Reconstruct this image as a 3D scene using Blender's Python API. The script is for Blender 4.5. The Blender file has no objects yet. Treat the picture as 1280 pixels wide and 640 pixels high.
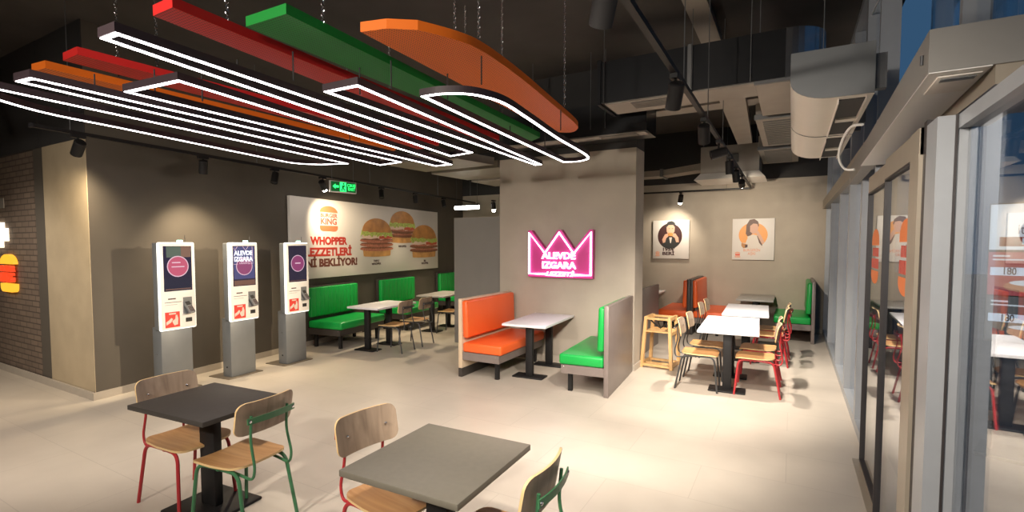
import bpy, bmesh, math, random
from math import sin, cos, pi, radians, atan, hypot
from mathutils import Vector, Matrix
random.seed(7)
SC = bpy.context.scene
COL = SC.collection

# ------------------------------------------------------------------ materials
def nodes(name):
    m = bpy.data.materials.new(name); m.use_nodes = True
    nt = m.node_tree
    return m, nt, nt.nodes['Principled BSDF']
def mat(name, col, rough=.5, metal=0., noise=0., nscale=8., emit=None, estr=0., bump=0., bscale=60., stretch=None, spec=None, coat=0.):
    m, nt, b = nodes(name)
    b.inputs['Base Color'].default_value = (*col, 1)
    b.inputs['Roughness'].default_value = rough
    b.inputs['Metallic'].default_value = metal
    if spec is not None: b.inputs['Specular IOR Level'].default_value = spec
    if coat: b.inputs['Coat Weight'].default_value = coat
    if emit:
        b.inputs['Emission Color'].default_value = (*emit, 1); b.inputs['Emission Strength'].default_value = estr
    if noise or bump:
        tc = nt.nodes.new('ShaderNodeTexCoord'); mp = nt.nodes.new('ShaderNodeMapping')
        nt.links.new(tc.outputs['Object'], mp.inputs[0])
        if stretch: mp.inputs['Scale'].default_value = stretch
    if noise:
        n = nt.nodes.new('ShaderNodeTexNoise'); n.inputs['Scale'].default_value = nscale; n.inputs['Detail'].default_value = 5
        nt.links.new(mp.outputs[0], n.inputs['Vector'])
        r = nt.nodes.new('ShaderNodeValToRGB')
        r.color_ramp.elements[0].position = .3; r.color_ramp.elements[1].position = .7
        r.color_ramp.elements[0].color = (*[c*(1-noise) for c in col], 1)
        r.color_ramp.elements[1].color = (*[min(1, c*(1+noise)) for c in col], 1)
        nt.links.new(n.outputs[0], r.inputs[0]); nt.links.new(r.outputs[0], b.inputs['Base Color'])
    if bump:
        n2 = nt.nodes.new('ShaderNodeTexNoise'); n2.inputs['Scale'].default_value = bscale; n2.inputs['Detail'].default_value = 3
        nt.links.new(mp.outputs[0], n2.inputs['Vector'])
        bp = nt.nodes.new('ShaderNodeBump'); bp.inputs['Strength'].default_value = bump; bp.inputs['Distance'].default_value = .01
        nt.links.new(n2.outputs[0], bp.inputs['Height']); nt.links.new(bp.outputs[0], b.inputs['Normal'])
    return m
def emis(name, col, s):
    m, nt, b = nodes(name)
    b.inputs['Base Color'].default_value = (*[c*.06 for c in col], 1)
    b.inputs['Emission Color'].default_value = (*col, 1); b.inputs['Emission Strength'].default_value = s
    return m
def glass_mat(name, tint, ior):
    m = bpy.data.materials.new(name); m.use_nodes = True; nt = m.node_tree; nt.nodes.clear()
    o = nt.nodes.new('ShaderNodeOutputMaterial'); mx = nt.nodes.new('ShaderNodeMixShader')
    t = nt.nodes.new('ShaderNodeBsdfTransparent'); g = nt.nodes.new('ShaderNodeBsdfGlossy'); f = nt.nodes.new('ShaderNodeLayerWeight'); pw = nt.nodes.new('ShaderNodeMath'); pw.operation = 'POWER'; pw.inputs[1].default_value = ior; ma = nt.nodes.new('ShaderNodeMath'); ma.operation = 'MULTIPLY_ADD'; ma.inputs[1].default_value = .95; ma.inputs[2].default_value = .045
    t.inputs[0].default_value = (*tint, 1); g.inputs['Roughness'].default_value = .0; g.inputs[0].default_value = (.95, .97, 1, 1)
    f.inputs['Blend'].default_value = .5
    nt.links.new(f.outputs['Facing'], pw.inputs[0]); nt.links.new(pw.outputs[0], ma.inputs[0]); nt.links.new(ma.outputs[0], mx.inputs[0]); nt.links.new(t.outputs[0], mx.inputs[1]); nt.links.new(g.outputs[0], mx.inputs[2])
    nt.links.new(mx.outputs[0], o.inputs[0])
    return m
def brick_like(name, c1, c2, cm, w, h, mortar, axes, rough, bump, offset=.5, noise=.1):
    """brick pattern on object coords; axes picks which coords run along / up the courses"""
    m, nt, b = nodes(name)
    tc = nt.nodes.new('ShaderNodeTexCoord'); sp = nt.nodes.new('ShaderNodeSeparateXYZ'); cb = nt.nodes.new('ShaderNodeCombineXYZ')
    nt.links.new(tc.outputs['Object'], sp.inputs[0])
    nt.links.new(sp.outputs[axes[0]], cb.inputs[0]); nt.links.new(sp.outputs[axes[1]], cb.inputs[1])
    br = nt.nodes.new('ShaderNodeTexBrick'); br.offset = offset
    br.inputs['Scale'].default_value = 1; br.inputs['Brick Width'].default_value = w; br.inputs['Row Height'].default_value = h
    br.inputs['Mortar Size'].default_value = mortar; br.inputs['Mortar Smooth'].default_value = .2
    br.inputs['Color1'].default_value = (*c1, 1); br.inputs['Color2'].default_value = (*c2, 1); br.inputs['Mortar'].default_value = (*cm, 1)
    nt.links.new(cb.outputs[0], br.inputs['Vector'])
    n = nt.nodes.new('ShaderNodeTexNoise'); n.inputs['Scale'].default_value = 1.7; n.inputs['Detail'].default_value = 6
    nt.links.new(tc.outputs['Object'], n.inputs['Vector'])
    mx = nt.nodes.new('ShaderNodeMix'); mx.data_type = 'RGBA'; mx.blend_type = 'MULTIPLY'; mx.inputs[0].default_value = 1
    r = nt.nodes.new('ShaderNodeValToRGB'); r.color_ramp.elements[0].position = .3; r.color_ramp.elements[1].position = .7
    r.color_ramp.elements[0].color = (1-noise,)*3+(1,); r.color_ramp.elements[1].color = (1,)*3+(1,)
    nt.links.new(n.outputs[0], r.inputs[0]); nt.links.new(br.outputs[0], mx.inputs[6]); nt.links.new(r.outputs[0], mx.inputs[7])
    nt.links.new(mx.outputs[2], b.inputs['Base Color'])
    b.inputs['Roughness'].default_value = rough
    if bump:
        bp = nt.nodes.new('ShaderNodeBump'); bp.inputs['Strength'].default_value = bump; bp.inputs['Distance'].default_value = .02; bp.invert = True
        nt.links.new(br.outputs['Fac'], bp.inputs['Height']); nt.links.new(bp.outputs[0], b.inputs['Normal'])
    return m
def wood(name, c1, c2, axis, scale=9., rough=.45):
    m, nt, b = nodes(name)
    tc = nt.nodes.new('ShaderNodeTexCoord'); mp = nt.nodes.new('ShaderNodeMapping')
    s = [scale*3, scale*3, scale*3]; s['XYZ'.index(axis)] = scale*.18
    mp.inputs['Scale'].default_value = s
    n = nt.nodes.new('ShaderNodeTexNoise'); n.inputs['Scale'].default_value = 1; n.inputs['Detail'].default_value = 6; n.inputs['Distortion'].default_value = .4
    r = nt.nodes.new('ShaderNodeValToRGB'); r.color_ramp.elements[0].position = .32; r.color_ramp.elements[1].position = .68
    r.color_ramp.elements[0].color = (*c1, 1); r.color_ramp.elements[1].color = (*c2, 1)
    nt.links.new(tc.outputs['Object'], mp.inputs[0]); nt.links.new(mp.outputs[0], n.inputs['Vector'])
    nt.links.new(n.outputs[0], r.inputs[0]); nt.links.new(r.outputs[0], b.inputs['Base Color'])
    b.inputs['Roughness'].default_value = rough
    return m
def perforated(name, col, rough=.5):
    m, nt, b = nodes(name)
    tc = nt.nodes.new('ShaderNodeTexCoord'); mp = nt.nodes.new('ShaderNodeMapping'); mp.inputs['Scale'].default_value = (55, 55, 0)
    v = nt.nodes.new('ShaderNodeTexVoronoi'); v.voronoi_dimensions = '2D'; v.inputs['Scale'].default_value = 1; v.inputs['Randomness'].default_value = 0
    ge = nt.nodes.new('ShaderNodeNewGeometry'); sx = nt.nodes.new('ShaderNodeSeparateXYZ'); ab = nt.nodes.new('ShaderNodeMath'); ab.operation = 'ABSOLUTE'
    lt = nt.nodes.new('ShaderNodeMath'); lt.operation = 'LESS_THAN'; lt.inputs[1].default_value = .27
    gt = nt.nodes.new('ShaderNodeMath'); gt.operation = 'GREATER_THAN'; gt.inputs[1].default_value = .9
    mu = nt.nodes.new('ShaderNodeMath'); mu.operation = 'MULTIPLY'
    mx = nt.nodes.new('ShaderNodeMix'); mx.data_type = 'RGBA'
    mx.inputs[6].default_value = (*col, 1); mx.inputs[7].default_value = (*[c*.25 for c in col], 1)
    L = nt.links.new
    L(tc.outputs['Object'], mp.inputs[0]); L(mp.outputs[0], v.inputs['Vector']); L(v.outputs['Distance'], lt.inputs[0])
    L(ge.outputs['True Normal'], sx.inputs[0]); L(sx.outputs[2], ab.inputs[0]); L(ab.outputs[0], gt.inputs[0])
    L(lt.outputs[0], mu.inputs[0]); L(gt.outputs[0], mu.inputs[1]); L(mu.outputs[0], mx.inputs[0]); L(mx.outputs[2], b.inputs['Base Color'])
    b.inputs['Roughness'].default_value = rough; b.inputs['Specular IOR Level'].default_value = .3
    return m

M = {}
M['floor'] = brick_like('floor_tile', (.55,.485,.405), (.525,.465,.39), (.45,.395,.33), 1.2, .6, .003, (0,1), .36, 0, .5, .13)
M['ceil'] = mat('ceiling_dark', (.060,.052,.047), .9, noise=.15, nscale=1.5)
M['soffit'] = mat('soffit_dark', (.03,.028,.027), .85, noise=.15, nscale=1.5)
M['kwall'] = mat('wall_charcoal', (.088,.074,.058), .75, noise=.06, nscale=2.5)
M['tan'] = mat('plaster_tan', (.42,.335,.22), .8, noise=.08, nscale=3, bump=.15)
M['brick'] = brick_like('brick_brown', (.20,.145,.105), (.16,.115,.085), (.085,.062,.047), .23, .075, .008, (0,2), .8, .6)
M['plaster'] = mat('plaster_greige', (.37,.322,.262), .8, noise=.07, nscale=2.2, bump=.12, bscale=25)
M['base'] = mat('baseboard_beige', (.42,.37,.31), .45, noise=.05)
M['partition'] = mat('partition_grey', (.20,.19,.175), .55, noise=.04, nscale=2)
M['alu'] = mat('aluminium_grey', (.25,.238,.22), .4, .15, noise=.03)
M['aluw'] = mat('aluminium_pale', (.33,.345,.365), .4, .1, noise=.03)
M['alutan'] = mat('aluminium_champagne', (.33,.285,.225), .4, .2, noise=.03)
M['gasket'] = mat('black_gasket', (.03,.025,.025), .5)
M['glass'] = glass_mat('clear_glass', (.93,.95,.96), 3.6)
M['black'] = mat('black_powder_coat', (.014,.013,.013), .5, spec=.25)
M['blackm'] = mat('black_matt', (.016,.015,.015), .7)
M['darkm'] = mat('dark_metal', (.03,.03,.034), .4, .4)
M['chrome'] = mat('chrome', (.75,.75,.76), .2, 1)
M['steel'] = mat('galvanised_steel', (.16,.16,.16), .45, .6, noise=.1)
M['white'] = mat('white_plastic', (.78,.77,.75), .35)
M['whiteh'] = mat('white_enamel', (.70,.66,.60), .35, noise=.02)
M['greym'] = mat('grey_painted_steel', (.16,.168,.172), .42, .1, noise=.04)
M['duct'] = mat('duct_dark', (.03,.031,.034), .28, .6, noise=.1, nscale=3)
M['ductm'] = mat('duct_sky_lit', (.32,.34,.37), .22, .95)  # paler bluish copy of the duct, sky light on the elbow put into colour
M['ductl'] = mat('duct_beige', (.30,.265,.225), .6, noise=.08, nscale=3)
M['grille'] = mat('grille_grey', (.10,.097,.09), .6)
M['topdark'] = mat('tabletop_charcoal', (.052,.046,.04), .5, noise=.06, nscale=30, spec=.3)
M['topolive'] = mat('tabletop_olive_grey', (.145,.13,.10), .5, noise=.05, nscale=30)
M['topwhite'] = mat('tabletop_white', (.72,.71,.73), .35, noise=.02, nscale=20)
M['topgrey'] = mat('tabletop_grey', (.30,.285,.26), .4, noise=.05, nscale=20)
M['green'] = mat('green_leatherette', (.006,.33,.055), .34, bump=.06, bscale=180)
M['orange'] = mat('orange_leatherette', (.82,.125,.025), .36, bump=.06, bscale=180)
M['lamwood'] = wood('laminate_beige', (.60,.46,.31), (.66,.52,.37), 'Z', 3)
M['lamgrey'] = mat('laminate_taupe', (.19,.155,.14), .35, noise=.06, nscale=12)
M['lamdark'] = mat('laminate_dark', (.045,.038,.034), .4)
M['seatply'] = wood('plywood_oak', (.42,.205,.075), (.58,.32,.13), 'Y', 8)
M['backply'] = wood('plywood_ash', (.25,.18,.125), (.40,.30,.215), 'Z', 7)
M['edgeply'] = mat('plywood_edge', (.72,.50,.24), .5)
M['beech'] = wood('beech_wood', (.56,.33,.13), (.68,.43,.19), 'Z', 8)
M['fred'] = mat('red_powder_coat', (.42,.03,.035), .35)
M['fgreen'] = mat('green_powder_coat', (.05,.17,.075), .35)
M['fdark'] = mat('charcoal_powder_coat', (.045,.045,.045), .4)
M['pred'] = perforated('perforated_red', (.55,.02,.018))
M['pgreen'] = perforated('perforated_green', (.01,.20,.03))
M['porange'] = perforated('perforated_orange', (.72,.15,.012))
M['profile'] = mat('light_profile_plum', (.03,.018,.022), .5)
M['led'] = emis('led_white', (1,.91,.91), 9)
M['spotlit'] = emis('spot_lens', (1,.93,.82), 30)
M['tube'] = emis('tube_light', (1,.93,.82), 14)
M['neon'] = emis('neon_pink_white', (1,.76,.98), 3.2)
M['neonw'] = emis('neon_letter', (1,.88,.99), 3.6)
M['magenta'] = mat('sign_magenta', (.50,.035,.20), .4, emit=(.5,.03,.22), estr=.03)
M['exitg'] = emis('exit_green', (.02,.75,.12), 2.2)
M['exitd'] = mat('exit_dark_green', (.005,.07,.015), .4, emit=(.005,.10,.02), estr=.5)
M['kface'] = mat('kiosk_white', (.80,.78,.75), .3)
M['kedge'] = emis('kiosk_edge_light', (1,.95,.82), 1.6)
M['screen'] = mat('screen_black', (.012,.011,.018), .06, emit=(.02,.017,.035), estr=.7)
M['scrpink'] = emis('screen_pink', (.70,.07,.20), .42)
M['scrpurple'] = emis('screen_mauve', (.38,.06,.22), .4)
M['scrring'] = emis('screen_ring', (.9,.6,.75), .5)
M['scrblue'] = emis('screen_blue', (.05,.06,.22), .5)
M['scrgreen'] = emis('screen_teal', (.05,.12,.10), .4)
M['scrbrown'] = emis('screen_brown', (.16,.07,.05), .6)
M['scrreflect'] = emis('screen_crown_reflection', (.85,.85,1.0), 1.1)
M['redsign'] = mat('print_red', (.62,.045,.03), .5)
M['ledgreen'] = emis('status_lamp', (.45,1,.75), 3)
M['poster'] = mat('poster_white', (.66,.62,.575), .5)
M['pr_red'] = mat('print_letter_red', (.50,.04,.025), .5)
M['pr_brown'] = mat('print_letter_brown', (.14,.04,.025), .5)
M['pr_orange'] = mat('print_orange', (.70,.20,.085), .5)
M['pr_logored'] = mat('print_logo_red', (.62,.11,.06), .5)
M['pr_bun'] = mat('print_bun', (.47,.21,.06), .5, noise=.25, nscale=6)
M['pr_bunl'] = mat('print_bun_light', (.58,.30,.10), .5, noise=.2, nscale=8)
M['pr_lett'] = mat('print_lettuce', (.42,.50,.11), .5, noise=.4, nscale=25)
M['pr_meat'] = mat('print_patty', (.22,.085,.045), .5, noise=.4, nscale=40)
M['pr_meatl'] = mat('print_patty_light', (.46,.17,.10), .5, noise=.3, nscale=40)
M['pr_tom'] = mat('print_tomato', (.55,.09,.04), .5, noise=.2, nscale=20)
M['pr_cheese'] = mat('print_cheese', (.80,.48,.16), .5)
M['pr_onion'] = mat('print_onion', (.75,.55,.45), .5)
M['pr_dark'] = mat('print_dark', (.05,.018,.018), .5)
M['pr_black'] = mat('print_black', (.03,.03,.03), .5)
M['pr_skin'] = mat('print_skin', (.58,.33,.23), .5)
M['pr_hair'] = mat('print_hair', (.10,.045,.03), .5)
M['pr_hairl'] = mat('print_hair_light', (.11,.05,.03), .5)
M['pr_circle'] = mat('print_orange_circle', (.74,.31,.07), .5)
M['pr_cream'] = mat('print_cream', (.62,.55,.48), .5)
M['pr_pale'] = mat('print_pale_orange', (.66,.33,.22), .5)
M['menuw'] = emis('menu_white', (.72,.80,.88), .75)
M['menur'] = emis('menu_red', (.42,.07,.09), .7)
M['menug'] = emis('menu_grey', (.10,.11,.12), .7)
M['menub'] = emis('menu_blue', (.62,.74,.90), .85)
M['menubun'] = emis('menu_bun', (.55,.27,.17), .7)
M['logoor'] = emis('logo_orange', (1,.42,.03), .95)
M['logored'] = emis('logo_red', (.80,.06,.015), .8)
M['letterw'] = emis('letter_white', (1,.86,.66), 1.5)
M['asphalt'] = mat('outdoor_paving', (.16,.16,.17), .6, noise=.3, nscale=2)
M['strap'] = mat('strap_black', (.02,.02,.02), .6)
M['logogl'] = mat('sticker_orange', (.75,.20,.05), .5)
M['logogr'] = mat('sticker_red', (.55,.08,.05), .5)
M['plate'] = mat('floor_plate_brown', (.20,.165,.125), .4, .4)

# ------------------------------------------------------------------ mesh builder
class MB:
    def __init__(s): s.v = []; s.f = []; s.mi = []; s.cur = 0; s.sm = []
    def add(s, vs, fs, smooth=False):
        n = len(s.v); s.v += [tuple(p) for p in vs]
        for f in fs: s.f.append([n+i for i in f]); s.mi.append(s.cur); s.sm.append(smooth)
        return s
    def box(s, x0, y0, z0, x1, y1, z1, X=None):
        vs = [(x, y, z) for z in (z0, z1) for y in (y0, y1) for x in (x0, x1)]
        if X: vs = [X @ Vector(p) for p in vs]
        return s.add(vs, [(0,2,3,1),(4,5,7,6),(0,1,5,4),(2,6,7,3),(0,4,6,2),(1,3,7,5)])
    def rbox(s, x0, y0, z0, x1, y1, z1, r=.02, seg=3, X=None):
        bm = bmesh.new(); bmesh.ops.create_cube(bm, size=1)
        for v in bm.verts: v.co = Vector(((x0+x1)/2+v.co.x*(x1-x0), (y0+y1)/2+v.co.y*(y1-y0), (z0+z1)/2+v.co.z*(z1-z0)))
        bmesh.ops.bevel(bm, geom=bm.edges[:], offset=r, segments=seg, profile=.5, affect='EDGES')
        bm.verts.index_update()
        vs = [X @ v.co if X else v.co.copy() for v in bm.verts]; fs = [[v.index for v in f.verts] for f in bm.faces]; bm.free()
        return s.add(vs, fs, True)
    def prism(s, poly, z0, z1, X=None, smooth=False):
        """polygon in xy (counter-clockwise) pulled from z0 to z1"""
        n = len(poly)
        a = sum(poly[i][0]*poly[(i+1)%n][1]-poly[(i+1)%n][0]*poly[i][1] for i in range(n))
        if a < 0: poly = poly[::-1]
        vs = [Vector((p[0], p[1], z)) for z in (z0, z1) for p in poly]
        if X: vs = [X @ p for p in vs]
        fs = [list(range(n))[::-1], list(range(n, 2*n))]+[(i, (i+1)%n, n+(i+1)%n, n+i) for i in range(n)]
        return s.add(vs, fs, smooth)
    def ring(s, outer, inner, z0, z1):
        n = len(outer)
        vs = [(p[0], p[1], z) for z in (z0, z1) for p in outer]+[(p[0], p[1], z) for z in (z0, z1) for p in inner]
        fs = []
        for i in range(n):
            j = (i+1) % n
            fs += [(i, j, n+j, n+i), (2*n+j, 2*n+i, 3*n+i, 3*n+j), (n+i, n+j, 3*n+j, 3*n+i), (j, i, 2*n+i, 2*n+j)]
        return s.add(vs, fs)
    def tube(s, pts, r, seg=8, closed=False, caps=True):
        pts = [Vector(p) for p in pts]; n = len(pts); rings = []; N = None
        for i, p in enumerate(pts):
            a = pts[(i-1) % n] if (closed or i) else p; b = pts[(i+1) % n] if (closed or i < n-1) else p
            t = (b-a).normalized()
            if N is None:
                N = t.orthogonal().normalized()
            N = (N-t*N.dot(t)).normalized(); B = t.cross(N)
            rr = r[i] if isinstance(r, (list, tuple)) else r
            rings.append([p+(N*cos(2*pi*k/seg)+B*sin(2*pi*k/seg))*rr for k in range(seg)])
        vs = [q for R in rings for q in R]; fs = []
        for i in range(n if closed else n-1):
            j = (i+1) % n
            for k in range(seg): fs.append((i*seg+k, i*seg+(k+1) % seg, j*seg+(k+1) % seg, j*seg+k))
        if caps and not closed: fs += [list(range(seg))[::-1], [(n-1)*seg+k for k in range(seg)]]
        return s.add(vs, fs, True)
    def lathe(s, prof, seg=16, X=None):
        vs = []; fs = []; n = len(prof)
        for r, z in prof:
            for k in range(seg):
                p = Vector((r*cos(2*pi*k/seg), r*sin(2*pi*k/seg), z)); vs.append(X @ p if X else p)
        for i in range(n-1):
            for k in range(seg): fs.append((i*seg+k, i*seg+(k+1) % seg, (i+1)*seg+(k+1) % seg, (i+1)*seg+k))
        fs += [list(range(seg))[::-1], [(n-1)*seg+k for k in range(seg)]]
        return s.add(vs, fs, True)
    def mesh(s, name, mats):
        me = bpy.data.meshes.new(name); me.from_pydata(s.v, [], s.f)
        for m in (mats if isinstance(mats, (list, tuple)) else [mats]): me.materials.append(M[m])
        me.polygons.foreach_set('material_index', s.mi)
        me.polygons.foreach_set('use_smooth', s.sm)
        me.update()
        if any(s.sm):
            try: me.set_sharp_from_angle(angle=radians(38))
            except Exception: pass
        return me
    def build(s, name, mats, parent=None, loc=(0,0,0), rot=0):
        o = bpy.data.objects.new(name, s.mesh(name, mats)); COL.objects.link(o)
        o.location = loc; o.rotation_euler = (0, 0, rot)
        if parent: o.parent = parent
        return o
def tag(o, label=None, cat=None, group=None, kind=None):
    if label: o['label'] = label
    if cat: o['category'] = cat
    if group: o['group'] = group
    if kind: o['kind'] = kind
    return o
def thing(name, label, cat, loc=(0,0,0), rot=0, group=None):
    o = bpy.data.objects.new(name, None); COL.objects.link(o); o.empty_display_size = .1
    o.location = loc; o.rotation_euler = (0, 0, rot)
    return tag(o, label, cat, group)
def struct(name, mb, m, parent=None, loc=(0,0,0), rot=0):
    o = mb.build(name, m, parent, loc, rot)
    if not parent: o['kind'] = 'structure'
    return o
def dup(root, loc, rot, label=None, group=None):
    r = root.copy(); COL.objects.link(r); r.location = loc; r.rotation_euler = (0, 0, rot)
    if label: r['label'] = label
    if group: r['group'] = group
    for ch in list(root.children):
        c = ch.copy(); COL.objects.link(c); c.parent = r
        for g in list(ch.children):
            d = g.copy(); COL.objects.link(d); d.parent = c
    return r
def text(name, body, m, parent, loc, size, rotx=90, rotz=0, ext=.003, bold=.0, align='CENTER', shear=0, sx=1., spacing=1., fitw=None):
    cu = bpy.data.curves.new(name, 'FONT'); cu.body = body; cu.size = size; cu.extrude = ext; cu.offset = bold
    cu.align_x = align; cu.align_y = 'CENTER'; cu.shear = shear; cu.space_character = spacing; cu.space_line = .95; cu.resolution_u = 3
    t = bpy.data.objects.new(name, cu); COL.objects.link(t); bpy.context.view_layer.update()
    me = bpy.data.meshes.new_from_object(t); bpy.data.objects.remove(t)
    me.materials.clear(); me.materials.append(M[m])
    if fitw:
        xs = [v.co.x for v in me.vertices]; sx = fitw/(max(xs)-min(xs))
    o = bpy.data.objects.new(name, me); COL.objects.link(o)
    me.transform(Matrix.Translation(loc) @ Matrix.Rotation(radians(rotz), 4, 'Z') @ Matrix.Rotation(radians(rotx), 4, 'X') @ Matrix.Diagonal((sx, 1, 1, 1)))
    if parent: o.parent = parent
    return o
def rounded(path, r, n=5):
    """round the inner corners of a 3-D polyline"""
    P = [Vector(p) for p in path]; out = [P[0]]
    for i in range(1, len(P)-1):
        a, b, c = P[i-1], P[i], P[i+1]
        d = min(r, (a-b).length*.48, (c-b).length*.48)
        p = b+(a-b).normalized()*d; q = b+(c-b).normalized()*d
        for k in range(n+1):
            t = k/n; out.append(p*(1-t)**2+b*2*t*(1-t)+q*t*t)
    out.append(P[-1]); return out
def ell(cx, cy, rx, ry, a0=0, a1=360, n=24):
    full = abs(a1-a0) >= 360
    return [(cx+rx*cos(radians(a0+(a1-a0)*k/n)), cy+ry*sin(radians(a0+(a1-a0)*k/n))) for k in range(n if full else n+1)]
FLAT = Matrix.Rotation(radians(90), 4, 'X')      # drawing plane xy -> standing plane xz, front towards -y
def art(name, parent, layers, y0=-.001, step=.0006, X=None):
    """flat printed picture: layers of polygons, each printed over the one before"""
    mb = MB(); names = []
    for k, (poly, m) in enumerate(layers):
        if m not in names: names.append(m)
        mb.cur = names.index(m)
        T = Matrix.Translation((0, y0, 0)) @ FLAT
        if X: T = T @ X
        mb.prism(poly, 0, .0004+step*k, T)
    return mb.build(name, names, parent)
def logo(name, parent, cx, cz, w, h, bun, red, thick=.0, y0=-.001, letters=True):
    """two bun halves with two lines of letters between"""
    T = Matrix.Translation((0, y0, 0)) @ FLAT
    top = [(cx-w/2, cz+h*.24)]+[(cx+w/2*cos(a), cz+h*.24+h*.26*sin(a)) for a in [pi-k*pi/14 for k in range(1, 14)]]+[(cx+w/2, cz+h*.24)]
    bot = [(cx-w/2, cz-h*.28), (cx-w/2, cz-h*.36)]+[(cx-w*.5+w*.18*(1-cos(a)), cz-h*.36-h*.14*sin(a)) for a in [k*pi/12 for k in range(1, 7)]]+[(cx+w*.5-w*.18*(1-cos(a)), cz-h*.36-h*.14*sin(a)) for a in [k*pi/12 for k in range(6, 0, -1)]]+[(cx+w/2, cz-h*.36), (cx+w/2, cz-h*.28)]
    o = MB().prism(top, 0, .002+thick, T).build(name+'_bun_top', bun, parent); MB().prism(bot, 0, .002+thick, T).build(name+'_bun_base', bun, parent)
    if not letters:
        art(name+'_centre', o, [([(cx-w*.42, cz-h*.2), (cx+w*.42, cz-h*.2), (cx+w*.42, cz+h*.16), (cx-w*.42, cz+h*.16)], red)], y0-thick)
    if letters:
        text('lettering', 'BURGER', red, o, (cx, y0-thick-.001, cz+h*.115), h*.215, ext=.001+thick*.5, bold=h*.008, sx=w/h*1.12*1.05)
        text('lettering', 'KING', red, o, (cx, y0-thick-.001, cz-h*.125), h*.335, ext=.001+thick*.5, bold=h*.012, sx=w/h*1.12)
    return o

# ------------------------------------------------------------------ camera
F, CXP, CYP, CAMH = 620., 640., 336., 1.80
YAW, PITCH = atan(350/F), atan(31/F)
cam = bpy.data.cameras.new('camera'); co = bpy.data.objects.new('camera', cam); COL.objects.link(co)
cam.sensor_width = 36; cam.lens = F/1280*36; cam.shift_y = (CYP-320)/1280; cam.clip_start = .02
co.location = (0, 0, CAMH); co.rotation_euler = (pi/2-PITCH, 0, YAW)
SC.camera = co

# ------------------------------------------------------------------ setting
CE, YF, XG = 4.30, 11.65, .57            # ceiling height, far wall, glazing line
WM = -.135; WA = math.atan(-WM)          # the ordering wall stands slightly askew
WROT = pi/2+WA
def wx(y, off=0): return -6.95+off+WM*(y-2.54)
U = Vector((-sin(WA), cos(WA), 0)); NRM = Vector((cos(WA), sin(WA), 0))
def kw(y, off, z): return Vector((wx(y), y, 0))+NRM*off+Vector((0, 0, z))

struct('floor', MB().box(-13, -4, -.12, .75, YF+.2, 0), 'floor')
struct('ceiling', MB().box(-13, -4, CE, .95, YF+.2, CE+.15), 'ceil')
struct('wall_far', MB().box(-8.9, YF, 0, .75, YF+.2, 3.15), 'plaster')
struct('trim_1', MB().box(-8.9, YF-.02, 3.15, .75, YF+.2, CE), 'soffit')
p0, p1 = (wx(2.557), 2.557), (wx(YF+.2), YF+.2)
struct('wall_left', MB().prism([p0, p1, (p1[0]-.5, p1[1]), (p0[0]-1.5, 2.557), (p0[0]-.01, 2.557)], 0, CE), 'kwall')
struct('wall_brick', MB().box(-13, 2.57, 0, -8.05, 2.80, 3.0), 'brick')
struct('pillar_tan', MB().box(-8.15, 2.551, 0, wx(2.557)-.002, 2.5575, 3.0), 'tan')
struct('trim_2', MB().box(-13, 2.54, 3.0, -8.2, 2.80, CE).box(-8.2, 2.545, 3.0, wx(2.557)-.002, 2.5575, CE), 'soffit')
struct('wall_back', MB().box(-13, -4.1, 0, .75, -4, CE), 'plaster')
struct('wall_side', MB().box(-13.1, -4, 0, -13, 2.8, CE), 'plaster')
struct('wall_column', MB().box(-4.12, 6.9, 0, -1.915, 7.32, 3.14), 'plaster')
struct('trim_3', MB().box(-4.12, 6.9, 3.14, -1.915, 7.32, CE), 'soffit')
struct('wall_partition', MB().box(-5.35, 7.34, 0, -4.0, 7.42, 2.27), 'partition')
# skirting boards
b = MB().prism([(p0[0]+.016, 2.525), (p1[0]+.016, YF), (p1[0], YF), (p0[0], 2.545)], 0, .09); struct('baseboard_left', b, 'base')
struct('baseboard_brick', MB().box(-13, 2.524, 0, p0[0]+.012, 2.545, .09), 'base')
struct('baseboard_far', MB().box(wx(YF), YF-.016, 0, .56, YF, .09), 'base')
struct('baseboard_column', MB().box(-4.136, 6.884, 0, -1.899, 7.336, .09), 'base')
# outside ground beyond the glazing
struct('ground_outside', MB().box(.75, -10, -.14, 40, 40, -.03), 'asphalt')

# glazing: bays with lower and upper pane, pale frame members
def window(n, y0, y1, x=XG+.05, zt=2.60, frame='aluw'):
    m = MB()
    for (a, b_) in ((y0, y0+.05), (y1-.05, y1)): m.box(x-.05, a, 0, x+.08, b_, CE)
    for z0, z1 in ((0, .09), (zt-.10, zt+.05), (CE-.08, CE)): m.box(x-.05, y0+.05, z0, x+.08, y1-.05, z1)
    w = struct(f'window_{n}', m, frame)
    for z0, z1 in ((.09, zt-.10), (zt+.05, CE-.08)):
        MB().box(x+.012, y0+.05, z0, x+.018, y1-.05, z1).build('window_pane', 'glass', w)
    return w
ys = [YF, 10.2, 8.4, 7.05, 5.85, 4.95]
for i in range(5): window(i+1, ys[i+1], ys[i])
# transom beam in front of the bays
struct('trim_4', MB().box(XG-.06, 4.95, 2.50, XG-.002, YF, 2.66), 'alutan')
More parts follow.
